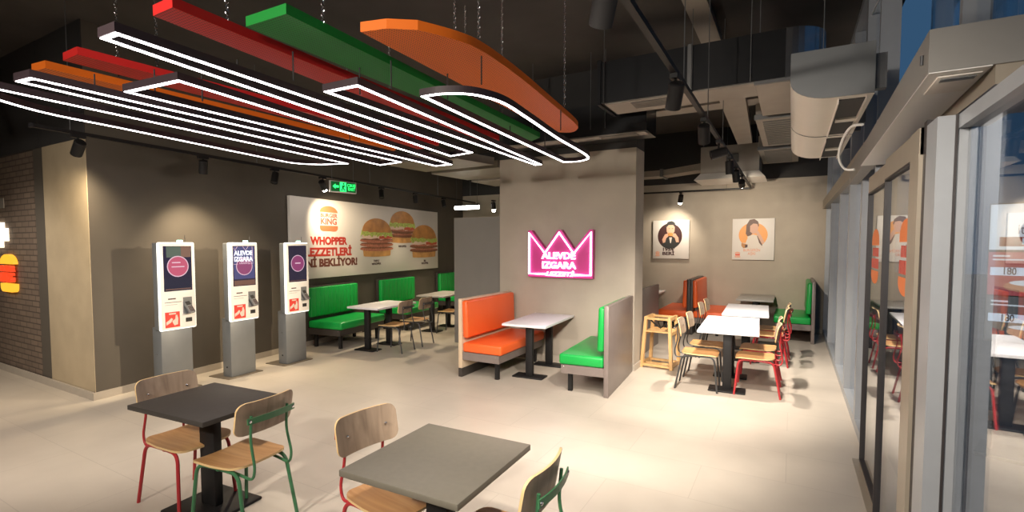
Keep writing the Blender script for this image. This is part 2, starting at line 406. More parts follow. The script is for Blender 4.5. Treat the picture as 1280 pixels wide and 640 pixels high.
# fixed pane nearest the camera with its corner post
m = MB(); xr = .595
m.box(.50, 2.62, 0, .605, 2.80, 2.315); m.box(.82, 2.62, 2.36, .93, 2.80, CE)
m.box(xr-.03, -1.0, 2.26, xr+.06, 2.62, 2.315); m.box(xr-.03, -1.0, 0, xr+.06, 2.62, .07); m.box(.82, -1.0, CE-.08, .93, 2.62, CE); m.box(.82, -1.0, 2.36, .93, 2.62, 2.46); m.box(xr+.06, -1.0, 2.30, .82, 2.62, 2.315); m.box(.82, -1.0, 2.30, .93, 2.80, 2.36)
m.box(xr-.05, -1.1, 0, xr+.06, -1.0, CE); m.box(.83, 1.0, 2.46, .93, 1.06, CE-.08); m.box(.83, 2.0, 2.46, .93, 2.08, CE-.08)
w6 = struct('window_6', m, 'aluw')
MB().box(.556, 2.612, 0, .564, 2.6205, 2.315).build('frame_joint', 'gasket', w6)
MB().box(xr+.002, -1.0, .07, xr+.008, 2.62, 2.26).build('window_pane', 'glass', w6)
for a_, b_ in ((-1.0, 1.0), (1.06, 2.0), (2.08, 2.62)): MB().box(.872, a_, 2.46, .878, b_, CE-.08).build('window_pane', 'glass', w6)
struct('trim_7', MB().box(.50, 2.80, 0, .56, 2.855, 2.34), 'gasket')
struct('wall_glazing_end', MB().box(XG, -4, 0, .95, -1.1, CE), 'plaster')
# glazing above the sliding door
m = MB(); m.box((XG+.25), 2.80, 2.68, (XG+.25)+.13, 4.95, 2.76); m.box((XG+.25), 2.80, CE-.08, (XG+.25)+.13, 4.95, CE); m.box((XG+.25), 3.82, 2.76, (XG+.25)+.13, 3.88, CE-.08)
w7 = struct('window_7', m, 'aluw')
MB().box((XG+.25)+.06, 2.80, 2.76, (XG+.25)+.066, 3.82, CE-.08).build('window_pane', 'glass', w7)
MB().box((XG+.25)+.06, 3.88, 2.76, (XG+.25)+.066, 4.95, CE-.08).build('window_pane', 'glass', w7)
# two sliding door leaves
def leaf(n, y0, y1, x, wide):
    m = MB(); m.box(x-.02, y0, 2.20, x+.02, y1, 2.32); m.box(x-.02, y0, .012, x+.02, y1, .05)
    if wide: m.box(x-.025, y0, .012, x+.025, y0+.19, 2.32)
    else: m.box(x-.02, y0, .05, x+.02, y0+.02, 2.2)
    d = struct(f'door_{n}', m, 'alutan')
    g = MB(); a = y0+(.19 if wide else .02)
    g.box(x-.022, a, .05, x+.022, a+.008, 2.2); g.box(x-.022, y1-.014, .05, x+.022, y1, 2.2); g.box(x-.022, a, 2.188, x+.022, y1, 2.2); g.box(x-.022, a, .05, x+.022, y1, .065)
    g.build('door_gasket', 'gasket', d)
    MB().box(x-.004, a+.008, .065, x+.004, y1-.014, 2.18).build('door_pane', 'glass', d)
    return d
leaf(1, 3.85, 4.82, .535, False)
leaf(2, 2.86, 3.83, .51, True)
struct('trim_5', MB().box(.48, 2.82, 0, .60, 4.94, .012), 'alutan')

# ------------------------------------------------------------------ chairs
def chair(frame, label):
    t = thing('dining_chair', label, 'chair')
    # seat: moulded ply, local +y is the front
    def slab(f, nu, nv, th, shape):
        vs = []; fs = []
        for s in (0, 1):
            for i in range(nu+1):
                for j in range(nv+1):
                    p, n = f(i/nu, j/nv); vs.append(p+n*(th*s))
        N = (nu+1)*(nv+1); q = lambda s, i, j: s*N+i*(nv+1)+j
        top = []; 
        for i in range(nu):
            for j in range(nv):
                fs.append((q(0,i,j), q(0,i,j+1), q(0,i+1,j+1), q(0,i+1,j))); fs.append((q(1,i,j), q(1,i+1,j), q(1,i+1,j+1), q(1,i,j+1)))
        rim = [(i, 0) for i in range(nu)]+[(nu, j) for j in range(nv)]+[(i, nv) for i in range(nu, 0, -1)]+[(0, j) for j in range(nv, 0, -1)]
        es = []
        for k in range(len(rim)):
            a, b_ = rim[k], rim[(k+1) % len(rim)]; es.append((q(0,*a), q(0,*b_), q(1,*b_), q(1,*a)))
        return vs, fs, es
    def squircle(u, v, w, h, r):
        """map unit square to a rectangle with rounded corners"""
        x, y = (u-.5)*w, (v-.5)*h
        k = max(0, abs(x)-(w/2-r))/r; l = max(0, abs(y)-(h/2-r))/r
        if k > 0 and l > 0:
            mm = max(k, l); d = hypot(k, l)
            k2, l2 = k*mm/d, l*mm/d
            x = math.copysign(w/2-r+r*k2, x); y = math.copysign(h/2-r+r*l2, y)
        return x, y
    def seat_f(u, v):
        x, y = squircle(u, v, .41, .42, .07)
        w_ = 1-.10*max(0, -y)/.21; x *= w_
        z = .452+.012*(x/.2)**2-.008*cos(y*7)
        if y > .12: z -= .9*(y-.12)**2*2.2
        if y < -.12: z += 1.1*(y+.12)**2
        return Vector((x, y, z)), Vector((0, 0, -1))
    vs, fs, es = slab(seat_f, 18, 18, .014, 0)
    mb = MB(); mb.add(vs, fs, True); mb.cur = 1; n0 = len(mb.v); mb.add(vs, es, True); mb.build('seat', ['seatply', 'edgeply'], t)
    def back_f(u, v):
        x, z = squircle(u, v, .41, .205, .05)
        y = -.215-.035*(1-(x/.205)**2)-.18*z
        return Vector((x, y, .755+z)), Vector((0, -1, 0))
    vs, fs, es = slab(back_f, 18, 10, .013, 0)
    mb = MB(); mb.add(vs, [f[::-1] for f in fs], True); mb.cur = 1; mb.add(vs, [f[::-1] for f in es], True); mb.build('backrest', ['backply', 'edgeply'], t)
    R = .0115
    for s in (-1, 1):
        mid = (s*.165, -.02, .424)
        MB().tube(rounded([(s*.195, .215, .001), (s*.172, .175, .424), mid], .07), R).build('leg', frame, t)
        MB().tube(rounded([(s*.19, -.275, .001), (s*.170, -.195, .424), mid], .07), R).build('leg', frame, t)
        MB().tube(rounded([(s*.145, .02, .425), (s*.14, -.15, .405), (s*.135, -.275, .385), (s*.135, -.295, .46), (s*.13, -.255, .62), (s*.13, -.268, .775)], .05), .0085).build('back_support', frame, t)
    MB().box(-.165, -.01, .405, .165, .012, .43).build('stretcher', frame, t)
    bar = MB(); n = 10
    pts = [(-.17+.34*k/n, -.272-.030*(1-((-.17+.34*k/n)/.205)**2)) for k in range(n+1)]
    bar.prism(pts+[(x, y-.007) for x, y in pts[::-1]], .735, .772)
    bo = bar.build('back_bar', frame, t)
    for s in (-1, 1):
        X = Matrix.Translation((s*.155, -.288, .753)) @ Matrix.Rotation(pi/2, 4, 'X')
        bm_ = MB(); bm_.lathe([(.010, 0), (.010, .006), (.006, .009)], 10, X)
        bm_.build('bolt', 'chrome', bo); bm_ = MB(); X2 = Matrix.Translation((s*.13, -.2315, .753)) @ Matrix.Rotation(-pi/2, 4, 'X'); bm_.lathe([(.008, 0), (.008, .007), (.004, .010)], 10, X2)
        bm_.build('screw', 'chrome', t)
    return t
PX, NX = -pi/2, pi/2       # facing +x / -x
chairs = {}
def put_chair(kind, x, y, rot, label, group):
    if kind not in chairs:
        c = chair({'red': 'fred', 'green': 'fgreen', 'dark': 'fdark'}[kind], label); chairs[kind] = c
        c.location = (x, y, 0); c.rotation_euler = (0, 0, rot); c['group'] = group
        return c
    return dup(chairs[kind], (x, y, 0), rot, label, group)
g1 = 'plywood chairs at the dark front tables'; g2 = 'plywood chairs by the glass wall'; g3 = 'plywood chairs facing the green sofas'
put_chair('red', -3.66, 1.86, PX+.05, 'plywood chair with red legs on kiosk side of the dark charcoal table', g1)
put_chair('green', -3.06, 1.87, NX+.10, 'plywood chair with green frame, back to viewer, beside dark charcoal table', g1)
put_chair('red', -1.84, 1.97, PX-.12, 'plywood chair with red frame on left of the olive grey front table', g1)
put_chair('green', -1.155, 1.90, NX+.05, 'plywood chair with green back bar cut off at bottom edge, right of olive table', g1)
put_chair('dark', -.97, 6.53, PX+.04, 'black framed plywood chair on left of nearest bright white table, front one of the pair', g2)
put_chair('dark', -.97, 7.12, PX, 'black framed plywood chair on left of nearest bright white table, rear one of the pair', g2)
put_chair('red', -.36, 6.62, NX+.04, 'red framed plywood chair on right of nearest bright white table, front one of the pair', g2)
put_chair('red', -.36, 7.20, NX, 'red framed plywood chair on right of nearest bright white table, rear one of the pair', g2)
put_chair('dark', -1.02, 8.42, PX, 'plywood chair on left of the second white table, front one of the pair', g2)
put_chair('dark', -1.02, 9.0, PX, 'plywood chair on left of the second white table, rear one of the pair', g2)
put_chair('red', -.29, 8.35, NX, 'red framed plywood chair on right of the second white table, front one of the pair', g2)
put_chair('red', -.27, 8.95, NX, 'red framed plywood chair on right of the second white table, rear one of the pair', g2)
put_chair('dark', -5.82, 6.27, NX+WA, 'dark framed plywood chair at white table by green sofas, nearest to the kiosks', g3)
put_chair('dark', -5.88, 6.86, NX+WA, 'dark framed plywood chair at white table by green sofas, second from the kiosks', g3)
put_chair('dark', -6.02, 8.12, NX+WA, 'dark framed plywood chair at the grey table by green sofas', g3)

# ------------------------------------------------------------------ tables
def table(name, label, x, y, w, d, rot, top, posts, base, h=.74, group=None, post=(.10, .07)):
    t = thing(name, label, 'table', (x, y, 0), rot, group)
    MB().rbox(-w/2, -d/2, h-.032, w/2, d/2, h, .004, 2).build('tabletop', top, t)
    for py in posts:
        MB().rbox(-post[0]/2, py-post[1]/2, .02, post[0]/2, py+post[1]/2, h-.032, .008, 2).build('pedestal', 'black', t)
        MB().rbox(-base[0]/2, py-base[1]/2, 0, base[0]/2, py+base[1]/2, .022, .01, 2).build('base_plate', 'black', t)
        MB().box(-min(.15, w*.4), py-.05, h-.045, min(.15, w*.4), py+.05, h-.032).build('top_bracket', 'black', t)
    return t
gt = 'front dining tables'; gr = 'white tables by the glass wall'; gs = 'tables at the green sofas'
table('dining_table', 'dark charcoal square table in left foreground with black pedestal', -3.43, 1.885, .77, .60, .08, 'topdark', [0], (.46, .42), group=gt, post=(.15, .06))
table('dining_table', 'olive grey square table in centre foreground cut off at bottom', -1.506, 1.94, .67, .69, .03, 'topolive', [0], (.45, .45), group=gt, post=(.13, .08))
table('dining_table', 'white rectangular table between orange and green booths under the pink crown sign', -3.085, 6.27, .63, 1.16, .07, 'topwhite', [-.36, .36], (.44, .22))
table('dining_table', 'brightly lit white rectangular table nearest of three by the glass wall', -.69, 7.14, .69, 1.42, .05, 'topwhite', [-.60, .14], (.42, .25), group=gr)
table('dining_table', 'white rectangular table second of three by glass wall', -.62, 8.85, .64, 1.45, .04, 'topwhite', [-.45, .45], (.42, .25), group=gr)
table('dining_table', 'pale grey rectangular table farthest of three by glass wall, between far booths', -.60, 11.0, .64, 1.2, 0, 'topgrey', [-.32, .32], (.42, .22), group=gr)
table('dining_table', 'white table corner by far wall behind maroon tinted panel', -2.82, 11.0, .64, 1.2, 0, 'topwhite', [-.32, .32], (.42, .22), group=gr)
table('dining_table', 'white rectangular table facing the nearest green sofa', -6.27, 6.47, .66, 1.06, WA*.6, 'topwhite', [-.40, .16], (.40, .24), group=gs)
table('dining_table', 'grey rectangular table facing the second green sofa', -6.50, 8.52, .66, 1.10, WA, 'topgrey', [-.48, .2], (.40, .24), group=gs)

# ------------------------------------------------------------------ sofas and booths (local +y is the front, x runs along the seat)
def cushion_back(mb, L, z0, z1, y0, th, lean, channels):
    """upholstered back leaning backwards, with vertical channels"""
    n = channels if channels else 1; w = L/n
    for k in range(n):
        x0 = -L/2+k*w
        X = Matrix.Translation((0, y0, z0)) @ Matrix.Rotation(lean, 4, 'X')
        if channels: mb.rbox(x0-.004, 0, 0, x0+w+.004, th, z1-z0, .022, 3, X)
        else: mb.rbox(x0, 0, 0, x0+w, th, z1-z0, .03, 3, X)
def sofa(name, label, loc, rot, L, cloth, board, base, depth=.62, h=1.06, channels=0, panel_floor=True, plinth=None, group=None, legs='black', seat_z=.47, rail='lamgrey', cat='sofa'):
    t = thing(name, label, cat, loc, rot, group)
    pt = .055
    MB().rbox(-L/2, -pt, (.12 if plinth else 0) if panel_floor else .18, L/2, 0, h, .004, 2).build('back_board', board, t)
    if plinth: MB().box(-L/2, -pt, 0, L/2, 0, .12).build('plinth', plinth, t)
    mb = MB(); cushion_back(mb, L-.02, seat_z+.06, h-.02, .006, .085, .0 if channels else .03, channels); mb.build('back_cushion', cloth, t)
    MB().rbox(-L/2+.01, .006, seat_z-.13, L/2-.01, depth, seat_z, .028, 3).build('seat_cushion', cloth, t)
    MB().box(-L/2+.012, .002, seat_z-.235, L/2-.012, depth-.03, seat_z-.13).build('seat_rail', rail, t)
    for x in (-L/2+.12, L/2-.12):
        MB().box(x-.025, depth-.14, 0, x+.025, depth-.09, seat_z-.235).build('leg', legs, t)
        if not panel_floor: MB().box(x-.025, .05, 0, x+.025, .10, seat_z-.235).build('leg', legs, t)
    mb = MB()
    mb.lathe([(.007, 0), (.007, .004), (.003, .006)], 8, Matrix.Translation((-L/2+.012, depth-.07, seat_z-.15)) @ Matrix.Rotation(-pi/2, 4, 'Y')); mb.build('stud', 'chrome', t); mb = MB()
    mb.lathe([(.007, 0), (.007, .004), (.003, .006)], 8, Matrix.Translation((L/2-.012, depth-.07, seat_z-.15)) @ Matrix.Rotation(pi/2, 4, 'Y'))
    mb.build('stud', 'chrome', t)
    return t
WF = -pi/2+WA        # facing away from the ordering wall
gsf = 'green sofas along the dark wall'
for k, (y0, L, lab) in enumerate(((5.70, 1.24, 'green channel tufted sofa nearest the ordering kiosks'), (7.66, 1.28, 'green sofa in the middle of the row under the burger banner'), (10.08, 1.25, 'green sofa at far end of dark wall, half hidden by grey partition'))):
    c = kw(y0, .075, 0)+U*(L/2)
    sofa('banquette_sofa', lab, c, WF, L, 'green', 'lamdark', 'lamdark', depth=.72, h=1.06, channels=12 if k == 0 else 9, panel_floor=False, group=gsf, rail='lamdark')
sofa('booth_bench', 'orange upholstered booth bench with beige side board left of the crown sign', (-3.87, 6.14, 0), PX+.02, 1.38, 'orange', 'lamwood', None, depth=.60, h=1.06, plinth='lamdark', cat='booth bench')
sofa('booth_bench', 'green upholstered booth bench with taupe back board right of the crown sign', (-1.93, 6.18, 0), NX+.07, 1.34, 'green', 'lamgrey', None, depth=.56, h=1.08, cat='booth bench')
gfb = 'booth benches at the far wall'
sofa('booth_bench', 'orange booth bench by far wall facing left, back to back with another', (-1.80, 10.92, 0), NX, 1.34, 'orange', 'lamdark', None, depth=.56, h=1.10, group=gfb, cat='booth bench')
sofa('booth_bench', 'orange booth bench by far wall facing the glass wall', (-1.69, 10.92, 0), PX, 1.34, 'orange', 'lamdark', None, depth=.56, h=1.10, group=gfb, cat='booth bench')
sofa('booth_bench', 'green booth bench in far right corner beside the glass wall', (.33, 10.98, 0), NX, 1.28, 'green', 'lamgrey', None, depth=.60, h=1.12, group=gfb, cat='booth bench')
sofa('booth_bench', 'booth with maroon tinted back board just behind the column', (-2.13, 8.42, 0), NX, 1.30, 'orange', 'lamgrey', None, depth=.56, h=1.08, group=gfb, cat='booth bench')

# ------------------------------------------------------------------ high chair
t = thing('high_chair', 'wooden child high chair standing beside the grey column', 'high chair', (-1.66, 7.42, 0), -.06)
hw, hd, hh = .215, .21, .74
def beam(mb, a, b_, w, d):
    a, b_ = Vector(a), Vector(b_); z = (b_-a).normalized(); x = z.cross(Vector((0, 1, 0)) if abs(z.y) < .9 else Vector((1, 0, 0))).normalized(); y = z.cross(x)
    vs = [p+x*sx_*w/2+y*sy_*d/2 for p in (a, b_) for sx_, sy_ in ((-1,-1),(1,-1),(1,1),(-1,1))]
    return mb.add(vs, [(3,2,1,0),(4,5,6,7),(0,1,5,4),(1,2,6,5),(2,3,7,6),(3,0,4,7)])
for sx_ in (-1, 1):
    for sy_ in (-1, 1):
        beam(MB(), (sx_*hw, sy_*hd, 0), (sx_*hw*.78, sy_*hd*.80, hh), .042, .06).build('leg', 'beech', t)
for sx_ in (-1, 1):
    beam(MB(), (sx_*hw*.99, -hd, .05), (sx_*hw*.99, hd, .05), .05, .025).build('side_rail', 'beech', t)
    beam(MB(), (sx_*hw*.78, -hd*.82, hh-.02), (sx_*hw*.78, hd*.82, hh-.02), .05, .03).build('arm_rail', 'beech', t)
    beam(MB(), (sx_*hw*.84, -hd*.84, .50), (sx_*hw*.84, hd*.84, .50), .05, .025).build('side_rail', 'beech', t)
for sy_ in (-1, 1):
    beam(MB(), (-hw*1.0, sy_*hd*.99, .04), (hw*1.0, sy_*hd*.99, .04), .025, .06).build('foot_rail', 'beech', t)
    beam(MB(), (-hw*.82, sy_*hd*.81, hh-.025), (hw*.82, sy_*hd*.81, hh-.025), .025, .06).build('top_rail', 'beech', t)
    beam(MB(), (-hw*.86, sy_*hd*.84, .53), (hw*.86, sy_*hd*.84, .53), .02, .05).build('cross_rail', 'beech', t)
beam(MB(), (-hw*.9, -.06, .045), (hw*.9, -.06, .045), .02, .06).build('foot_rail', 'beech', t)
MB().box(-hw*.82, -hd*.80, .515, hw*.82, hd*.80, .53).build('seat', 'beech', t)
mb = MB(); mb.tube(rounded([(-.14, -.13, .71), (-.06, -.05, .61), (0, -.02, .56), (.06, -.05, .61), (.15, -.12, .70)], .04), .011, 6); mb.tube([(0, -.02, .56), (0, -.13, .66), (.0, -.165, .71)], .010, 6)
mb.tube([(.12, -.13, .68), (.12, -.14, .60)], .012, 6); mb.build('safety_strap', 'strap', t)

# ------------------------------------------------------------------ ordering kiosks
def kiosk(y, label, style):
    t = thing('ordering_kiosk', label, 'kiosk', (-6.52, y, 0), WROT-.05, 'self order kiosks along the dark wall')
    MB().rbox(-.26, -.05, 0, .26, .36, .012, .004, 2).build('floor_plate', 'plate', t)
    st = MB().rbox(-.185, .0, .012, .185, .17, .80, .008, 2).build('stand', 'greym', t)
    MB().lathe([(.012, 0), (.012, .004)], 12, Matrix.Translation((-.185, .085, .14)) @ Matrix.Rotation(-pi/2, 4, 'Y')).build('lock', 'blackm', st)
    MB().lathe([(.007, 0), (.007, .004)], 8, Matrix.Translation((-.185, .085, .48)) @ Matrix.Rotation(-pi/2, 4, 'Y')).build('lock', 'chrome', st)
    W, z0, z1 = .215, .765, 1.82
    MB().rbox(-W+.006, -.012, z0+.006, W-.006, .085, z1-.006, .015, 3).build('housing_rear', 'greym', t)
    MB().rbox(-W, -.052, z0, W, -.010, z1, .018, 3).build('edge_light', 'kedge', t)
    MB().rbox(-W+.012, -.057, z0+.012, W-.012, -.049, z1-.012, .004, 2).build('front_panel', 'kface', t)
    s = MB().box(-.165, -.0605, 1.235, .165, -.056, 1.775).build('screen', 'screen', t)
    yy = -.0606
    if style == 0:
        art('screen_picture', s, [([(-.13,1.64),(.04,1.64),(.04,1.77),(-.13,1.77)],'scrgreen'), ([(.04,1.64),(.155,1.64),(.155,1.77),(.04,1.77)],'scrbrown'), (ell(0,1.53,.127,.127),'scrring'), (ell(0,1.53,.116,.116),'scrpink'), ([(-.07,1.57),(.03,1.57),(.03,1.583),(-.07,1.583)],'scrring'), ([(-.075,1.52),(.075,1.52),(.075,1.532),(-.075,1.532)],'scrring'), ([(-.15,1.25),(.15,1.25),(.15,1.262),(-.15,1.262)],'scrbrown')], yy)
    elif style == 1:
        art('screen_picture', s, [([(-.155,1.33),(.155,1.33),(.155,1.765),(-.155,1.765)],'scrblue'), ([(-.155,1.245),(.155,1.245),(.155,1.31),(-.155,1.31)],'scrbrown'), (ell(0,1.50,.122,.122),'scrring'), (ell(0,1.50,.112,.112),'scrpurple')], yy)
        text('reflected_lettering', 'ALEVDE\nIZGARA', 'scrreflect', s, (-.015, yy-.006, 1.635), .085, ext=.0005, bold=.003, sx=.9)  # reflection of the neon crown sign, painted on the screen with its outline
        text('reflected_lettering', 'LEZZETİ', 'scrring', s, (0, yy-.006, 1.545), .042, ext=.0005, bold=.001, shear=.3)
        mb = MB(); mb.tube([(-.155,yy-.004,1.75),(-.14,yy-.004,1.71),(-.10,yy-.004,1.765)],.003,6); mb.tube([(-.02,yy-.004,1.765),(.02,yy-.004,1.715),(.06,yy-.004,1.765)],.003,6); mb.tube([(.12,yy-.004,1.765),(.125,yy-.004,1.53),(.05,yy-.004,1.53)],.003,6); mb.tube([(-.155,yy-.004,1.53),(-.10,yy-.004,1.53)],.003,6); mb.build('reflected_outline','scrring',s)
    else:
        art('screen_picture', s, [(ell(0,1.51,.125,.125),'scrring'), (ell(0,1.51,.115,.115),'scrpurple'), ([(-.05,1.505),(.05,1.505),(.05,1.522),(-.05,1.522)],'scrring'), ([(-.15,1.25),(.15,1.25),(.15,1.258),(-.15,1.258)],'scrbrown')], yy)
    # red notice with a pale hand, small print, card terminal, receipt slot
    n = art('notice', t, [([(-.165,.80),(.005,.80),(.005,.985),(-.165,.985)],'redsign'), ([(-.155,.83),(-.10,.86),(-.075,.90),(-.095,.915),(-.12,.89),(-.155,.87)],'pr_cream'), ([(-.06,.82),(-.02,.83),(-.015,.90),(-.025,.945),(-.045,.945),(-.05,.90),(-.085,.875),(-.08,.855)],'pr_cream'), ([(-.12,.955),(-.04,.955),(-.04,.972),(-.12,.972)],'pr_cream')], -.0572)
    art('small_print', t, [([(-.125,1.135),(-.035,1.135),(-.035,1.15),(-.125,1.15)],'pr_dark'), ([(-.165,1.098),(.03,1.098),(.03,1.104),(-.165,1.104)],'pr_dark'), ([(-.165,1.07),(-.02,1.07),(-.02,1.073),(-.165,1.073)],'greym')], -.0572)
    ct = MB().prism([(-.057, 1.15), (-.062, 1.15), (-.062, 1.02), (-.095, .95), (-.057, .95)], .05, .155, Matrix(((0,0,1,0),(1,0,0,0),(0,1,0,0),(0,0,0,1)))).build('terminal_cradle', 'greym', t)
    X = Matrix.Translation((.095, -.098, 1.03)) @ Matrix.Rotation(radians(-32), 4, 'X') @ Matrix.Rotation(radians(-8), 4, 'Y')
    ter = MB().rbox(-.036, -.016, -.085, .036, .016, .085, .007, 2, X).build('card_terminal', 'greym', t)
    mb = MB(); mb.box(-.028, -.0185, .02, .028, -.0155, .07, X); mb.build('terminal_display', 'blackm', ter)
    mb = MB(); [mb.box(-.026+i*.02, -.0195, -.07+j*.02, -.012+i*.02, -.0155, -.058+j*.02, X) for i in range(3) for j in range(4)]; mb.build('terminal_keypad', 'pr_dark', ter)
    MB().box(.075, -.0615, .845, .15, -.056, .895).build('receipt_slot', 'blackm', t)
    tl = MB().rbox(.035, -.035, z1, .085, .01, z1+.028, .006, 2).build('status_lamp', 'ledgreen', t)
    MB().tube([(.13, 0, z1-.005), (.13, 0, z1+.09)], .003, 6).build('antenna', 'darkm', t)
    return t
kiosk(3.225, 'self order kiosk with pink circle screen, nearest to the brick wall', 0)
kiosk(4.06, 'self order kiosk with blue screen and painted reflection of the crown sign, middle of three', 1)
kiosk(4.895, 'self order kiosk with dark mauve circle screen, next to the green sofas', 2)

# ------------------------------------------------------------------ burger banner
def burger(cx, cz, w, patties, bunh, rnd):
    """layers of a printed burger; cz is the underside, w the width"""
    L = []; z = cz
    L.append(([(cx-w*.40, z+.02)]+[(cx+x*w, z+.02-.02*cos(x*3.1)) for x in (-.36,-.2,0,.2,.36)]+[(cx+w*.40, z+.02), (cx+w*.415, z+bunh), (cx-w*.415, z+bunh)], 'pr_bunl')); z += bunh*.9
    for k in range(patties):
        h = bunh*.62
        L.append((ell(cx, z+h/2, w*.5, h*.62, n=20), 'pr_meat' if patties < 3 else 'pr_meatl'))
        L.append((ell(cx, z+h*.78, w*.475, h*.26, n=20), 'pr_meatl' if patties < 3 else 'pr_meat')); z += h
    L.append(([(cx-w*.42, z), (cx-w*.2, z-.015), (cx, z+.01), (cx+w*.1, z-.03), (cx+w*.25, z), (cx+w*.45, z-.012), (cx+w*.46, z+bunh*.5), (cx-w*.44, z+bunh*.5)], 'pr_onion'))
    L.append(([(cx+w*.05, z-.01), (cx+w*.44, z), (cx+w*.46, z+bunh*.42), (cx+w*.06, z+bunh*.40)], 'pr_tom')); z += bunh*.45
    n = 26; rr = random.Random(rnd)
    L.append(([(cx-w*.48+.96*w*k/n, z-.01+rr.uniform(-.03, .03)) for k in range(n+1)]+[(cx+w*.44, z+bunh*.75), (cx-w*.44, z+bunh*.75)], 'pr_lett')); z += bunh*.55
    L.append(([(cx-w*.43, z)]+[(cx+w*.43*cos(a), z+w*.25*sin(a)) for a in [pi-k*pi/18 for k in range(1, 18)]]+[(cx+w*.43, z)]+[(cx+w*.43-.86*w*k/12, z+rr.uniform(-.02, .012)) for k in range(1, 12)], 'pr_bun'))
    return L
BL = 4.80
bc = kw(5.37, .0, 0)+U*(BL/2)
t = thing('wall_banner', 'wide white burger advertising banner with red and brown lettering on dark wall', 'banner', bc+NRM*.042, WROT)
MB().rbox(-BL/2, -.03, 1.19, BL/2, .03, 2.605, .004, 2).build('panel', 'poster', t)
art('burger_picture', t, burger(.84, 1.82, 1.08, 2, .143, 3), -.031)
art('burger_picture', t, burger(-.09, 1.535, 1.12, 3, .138, 1), -.034)
art('burger_picture', t, burger(1.75, 1.47, 1.28, 2, .150, 2), -.034)
logo('emblem', t, -1.50, 2.262, .46, .46, 'pr_orange', 'pr_logored', 0, -.031)
text('headline', 'WHOPPER', 'pr_red', t, (-1.495, -.032, 1.85), .19, ext=.001, bold=.0095, fitw=.95)
text('headline', 'LEZZETLERİ', 'pr_red', t, (-1.495, -.032, 1.65), .20, ext=.001, bold=.0095, fitw=1.19)
text('headline', 'YENİ BEKLİYOR!', 'pr_brown', t, (-1.52, -.032, 1.455), .19, ext=.001, bold=.0095, fitw=1.6)
text('caption', 'TRIPLE\nWHOPPER', 'pr_dark', t, (-.127, -.032, 1.415), .065, ext=.001, bold=.001)
text('caption', 'WHOPPER', 'pr_dark', t, (.824, -.032, 1.745), .065, ext=.001, bold=.002)
text('caption', 'BIG\nWHOPPER', 'pr_dark', t, (1.769, -.032, 1.36), .065, ext=.001, bold=.002)

# ------------------------------------------------------------------ two square prints on the far wall
def pic(name, label, cx, z0, z1, w):
    t = thing(name, label, 'wall picture', (cx, YF-.002, 0), 0, 'square prints on the far wall')
    MB().rbox(-w/2, -.04, z0, w/2, 0, z1, .004, 2).build('canvas', 'poster', t)
    return t
t = pic('wall_print', 'square white print of person in dark suit eating burger before dark circle', -2.41, 1.465, 2.335, .80)
Z = 1.98
art('portrait', t, [(ell(-.02, Z, .27, .29, n=32), 'pr_dark'), ([(-.11,Z+.16),(-.12,Z+.24),(-.07,Z+.32),(.02,Z+.345),(.09,Z+.30),(.10,Z+.2),(.07,Z+.12),(-.07,Z+.12)],'pr_black'),
  ([(-.09,Z+.10),(-.095,Z+.2),(-.05,Z+.25),(.05,Z+.25),(.085,Z+.2),(.08,Z+.10),(.03,Z+.03),(-.05,Z+.03)],'pr_skin'), ([(-.2,Z-.2),(-.16,Z-.09),(-.05,Z-.02),(.03,Z-.02),(.15,Z-.09),(.19,Z-.18),(.1,Z-.265),(-.02,Z-.29),(-.13,Z-.265)],'pr_black'),
  ([(-.035,Z-.03),(.03,Z-.03),(.005,Z-.16),(-.01,Z-.16)],'pr_cream'), ([(-.17,Z-.16),(-.19,Z-.08),(-.13,Z+.04),(-.06,Z+.06),(-.05,Z+.0),(-.1,Z-.05),(-.12,Z-.14)],'pr_skin'), ([(.18,Z-.14),(.17,Z-.04),(.1,Z+.06),(.03,Z+.06),(.03,Z),(.09,Z-.04),(.12,Z-.14)],'pr_skin'),
  ([(-.055,Z+.0),(.04,Z+.0),(.055,Z+.04),(.03,Z+.075),(-.05,Z+.075),(-.07,Z+.04)],'pr_bun'), ([(-.05,Z+.16),(-.02,Z+.165),(-.02,Z+.175),(-.05,Z+.175)],'pr_hair'), ([(.02,Z+.165),(.05,Z+.16),(.05,Z+.175),(.02,Z+.175)],'pr_hair')], -.041)
text('caption', "1954'\nBERİ", 'pr_dark', t, (-.05, -.042, 1.628), .10, ext=.001, bold=.004, fitw=.27)
logo('emblem', t, -.29, 1.575, .10, .11, 'pr_pale', 'pr_pale', 0, -.041, False)
t = pic('wall_print', 'square white print of long haired person eating before orange circle', -.725, 1.465, 2.335, .80)
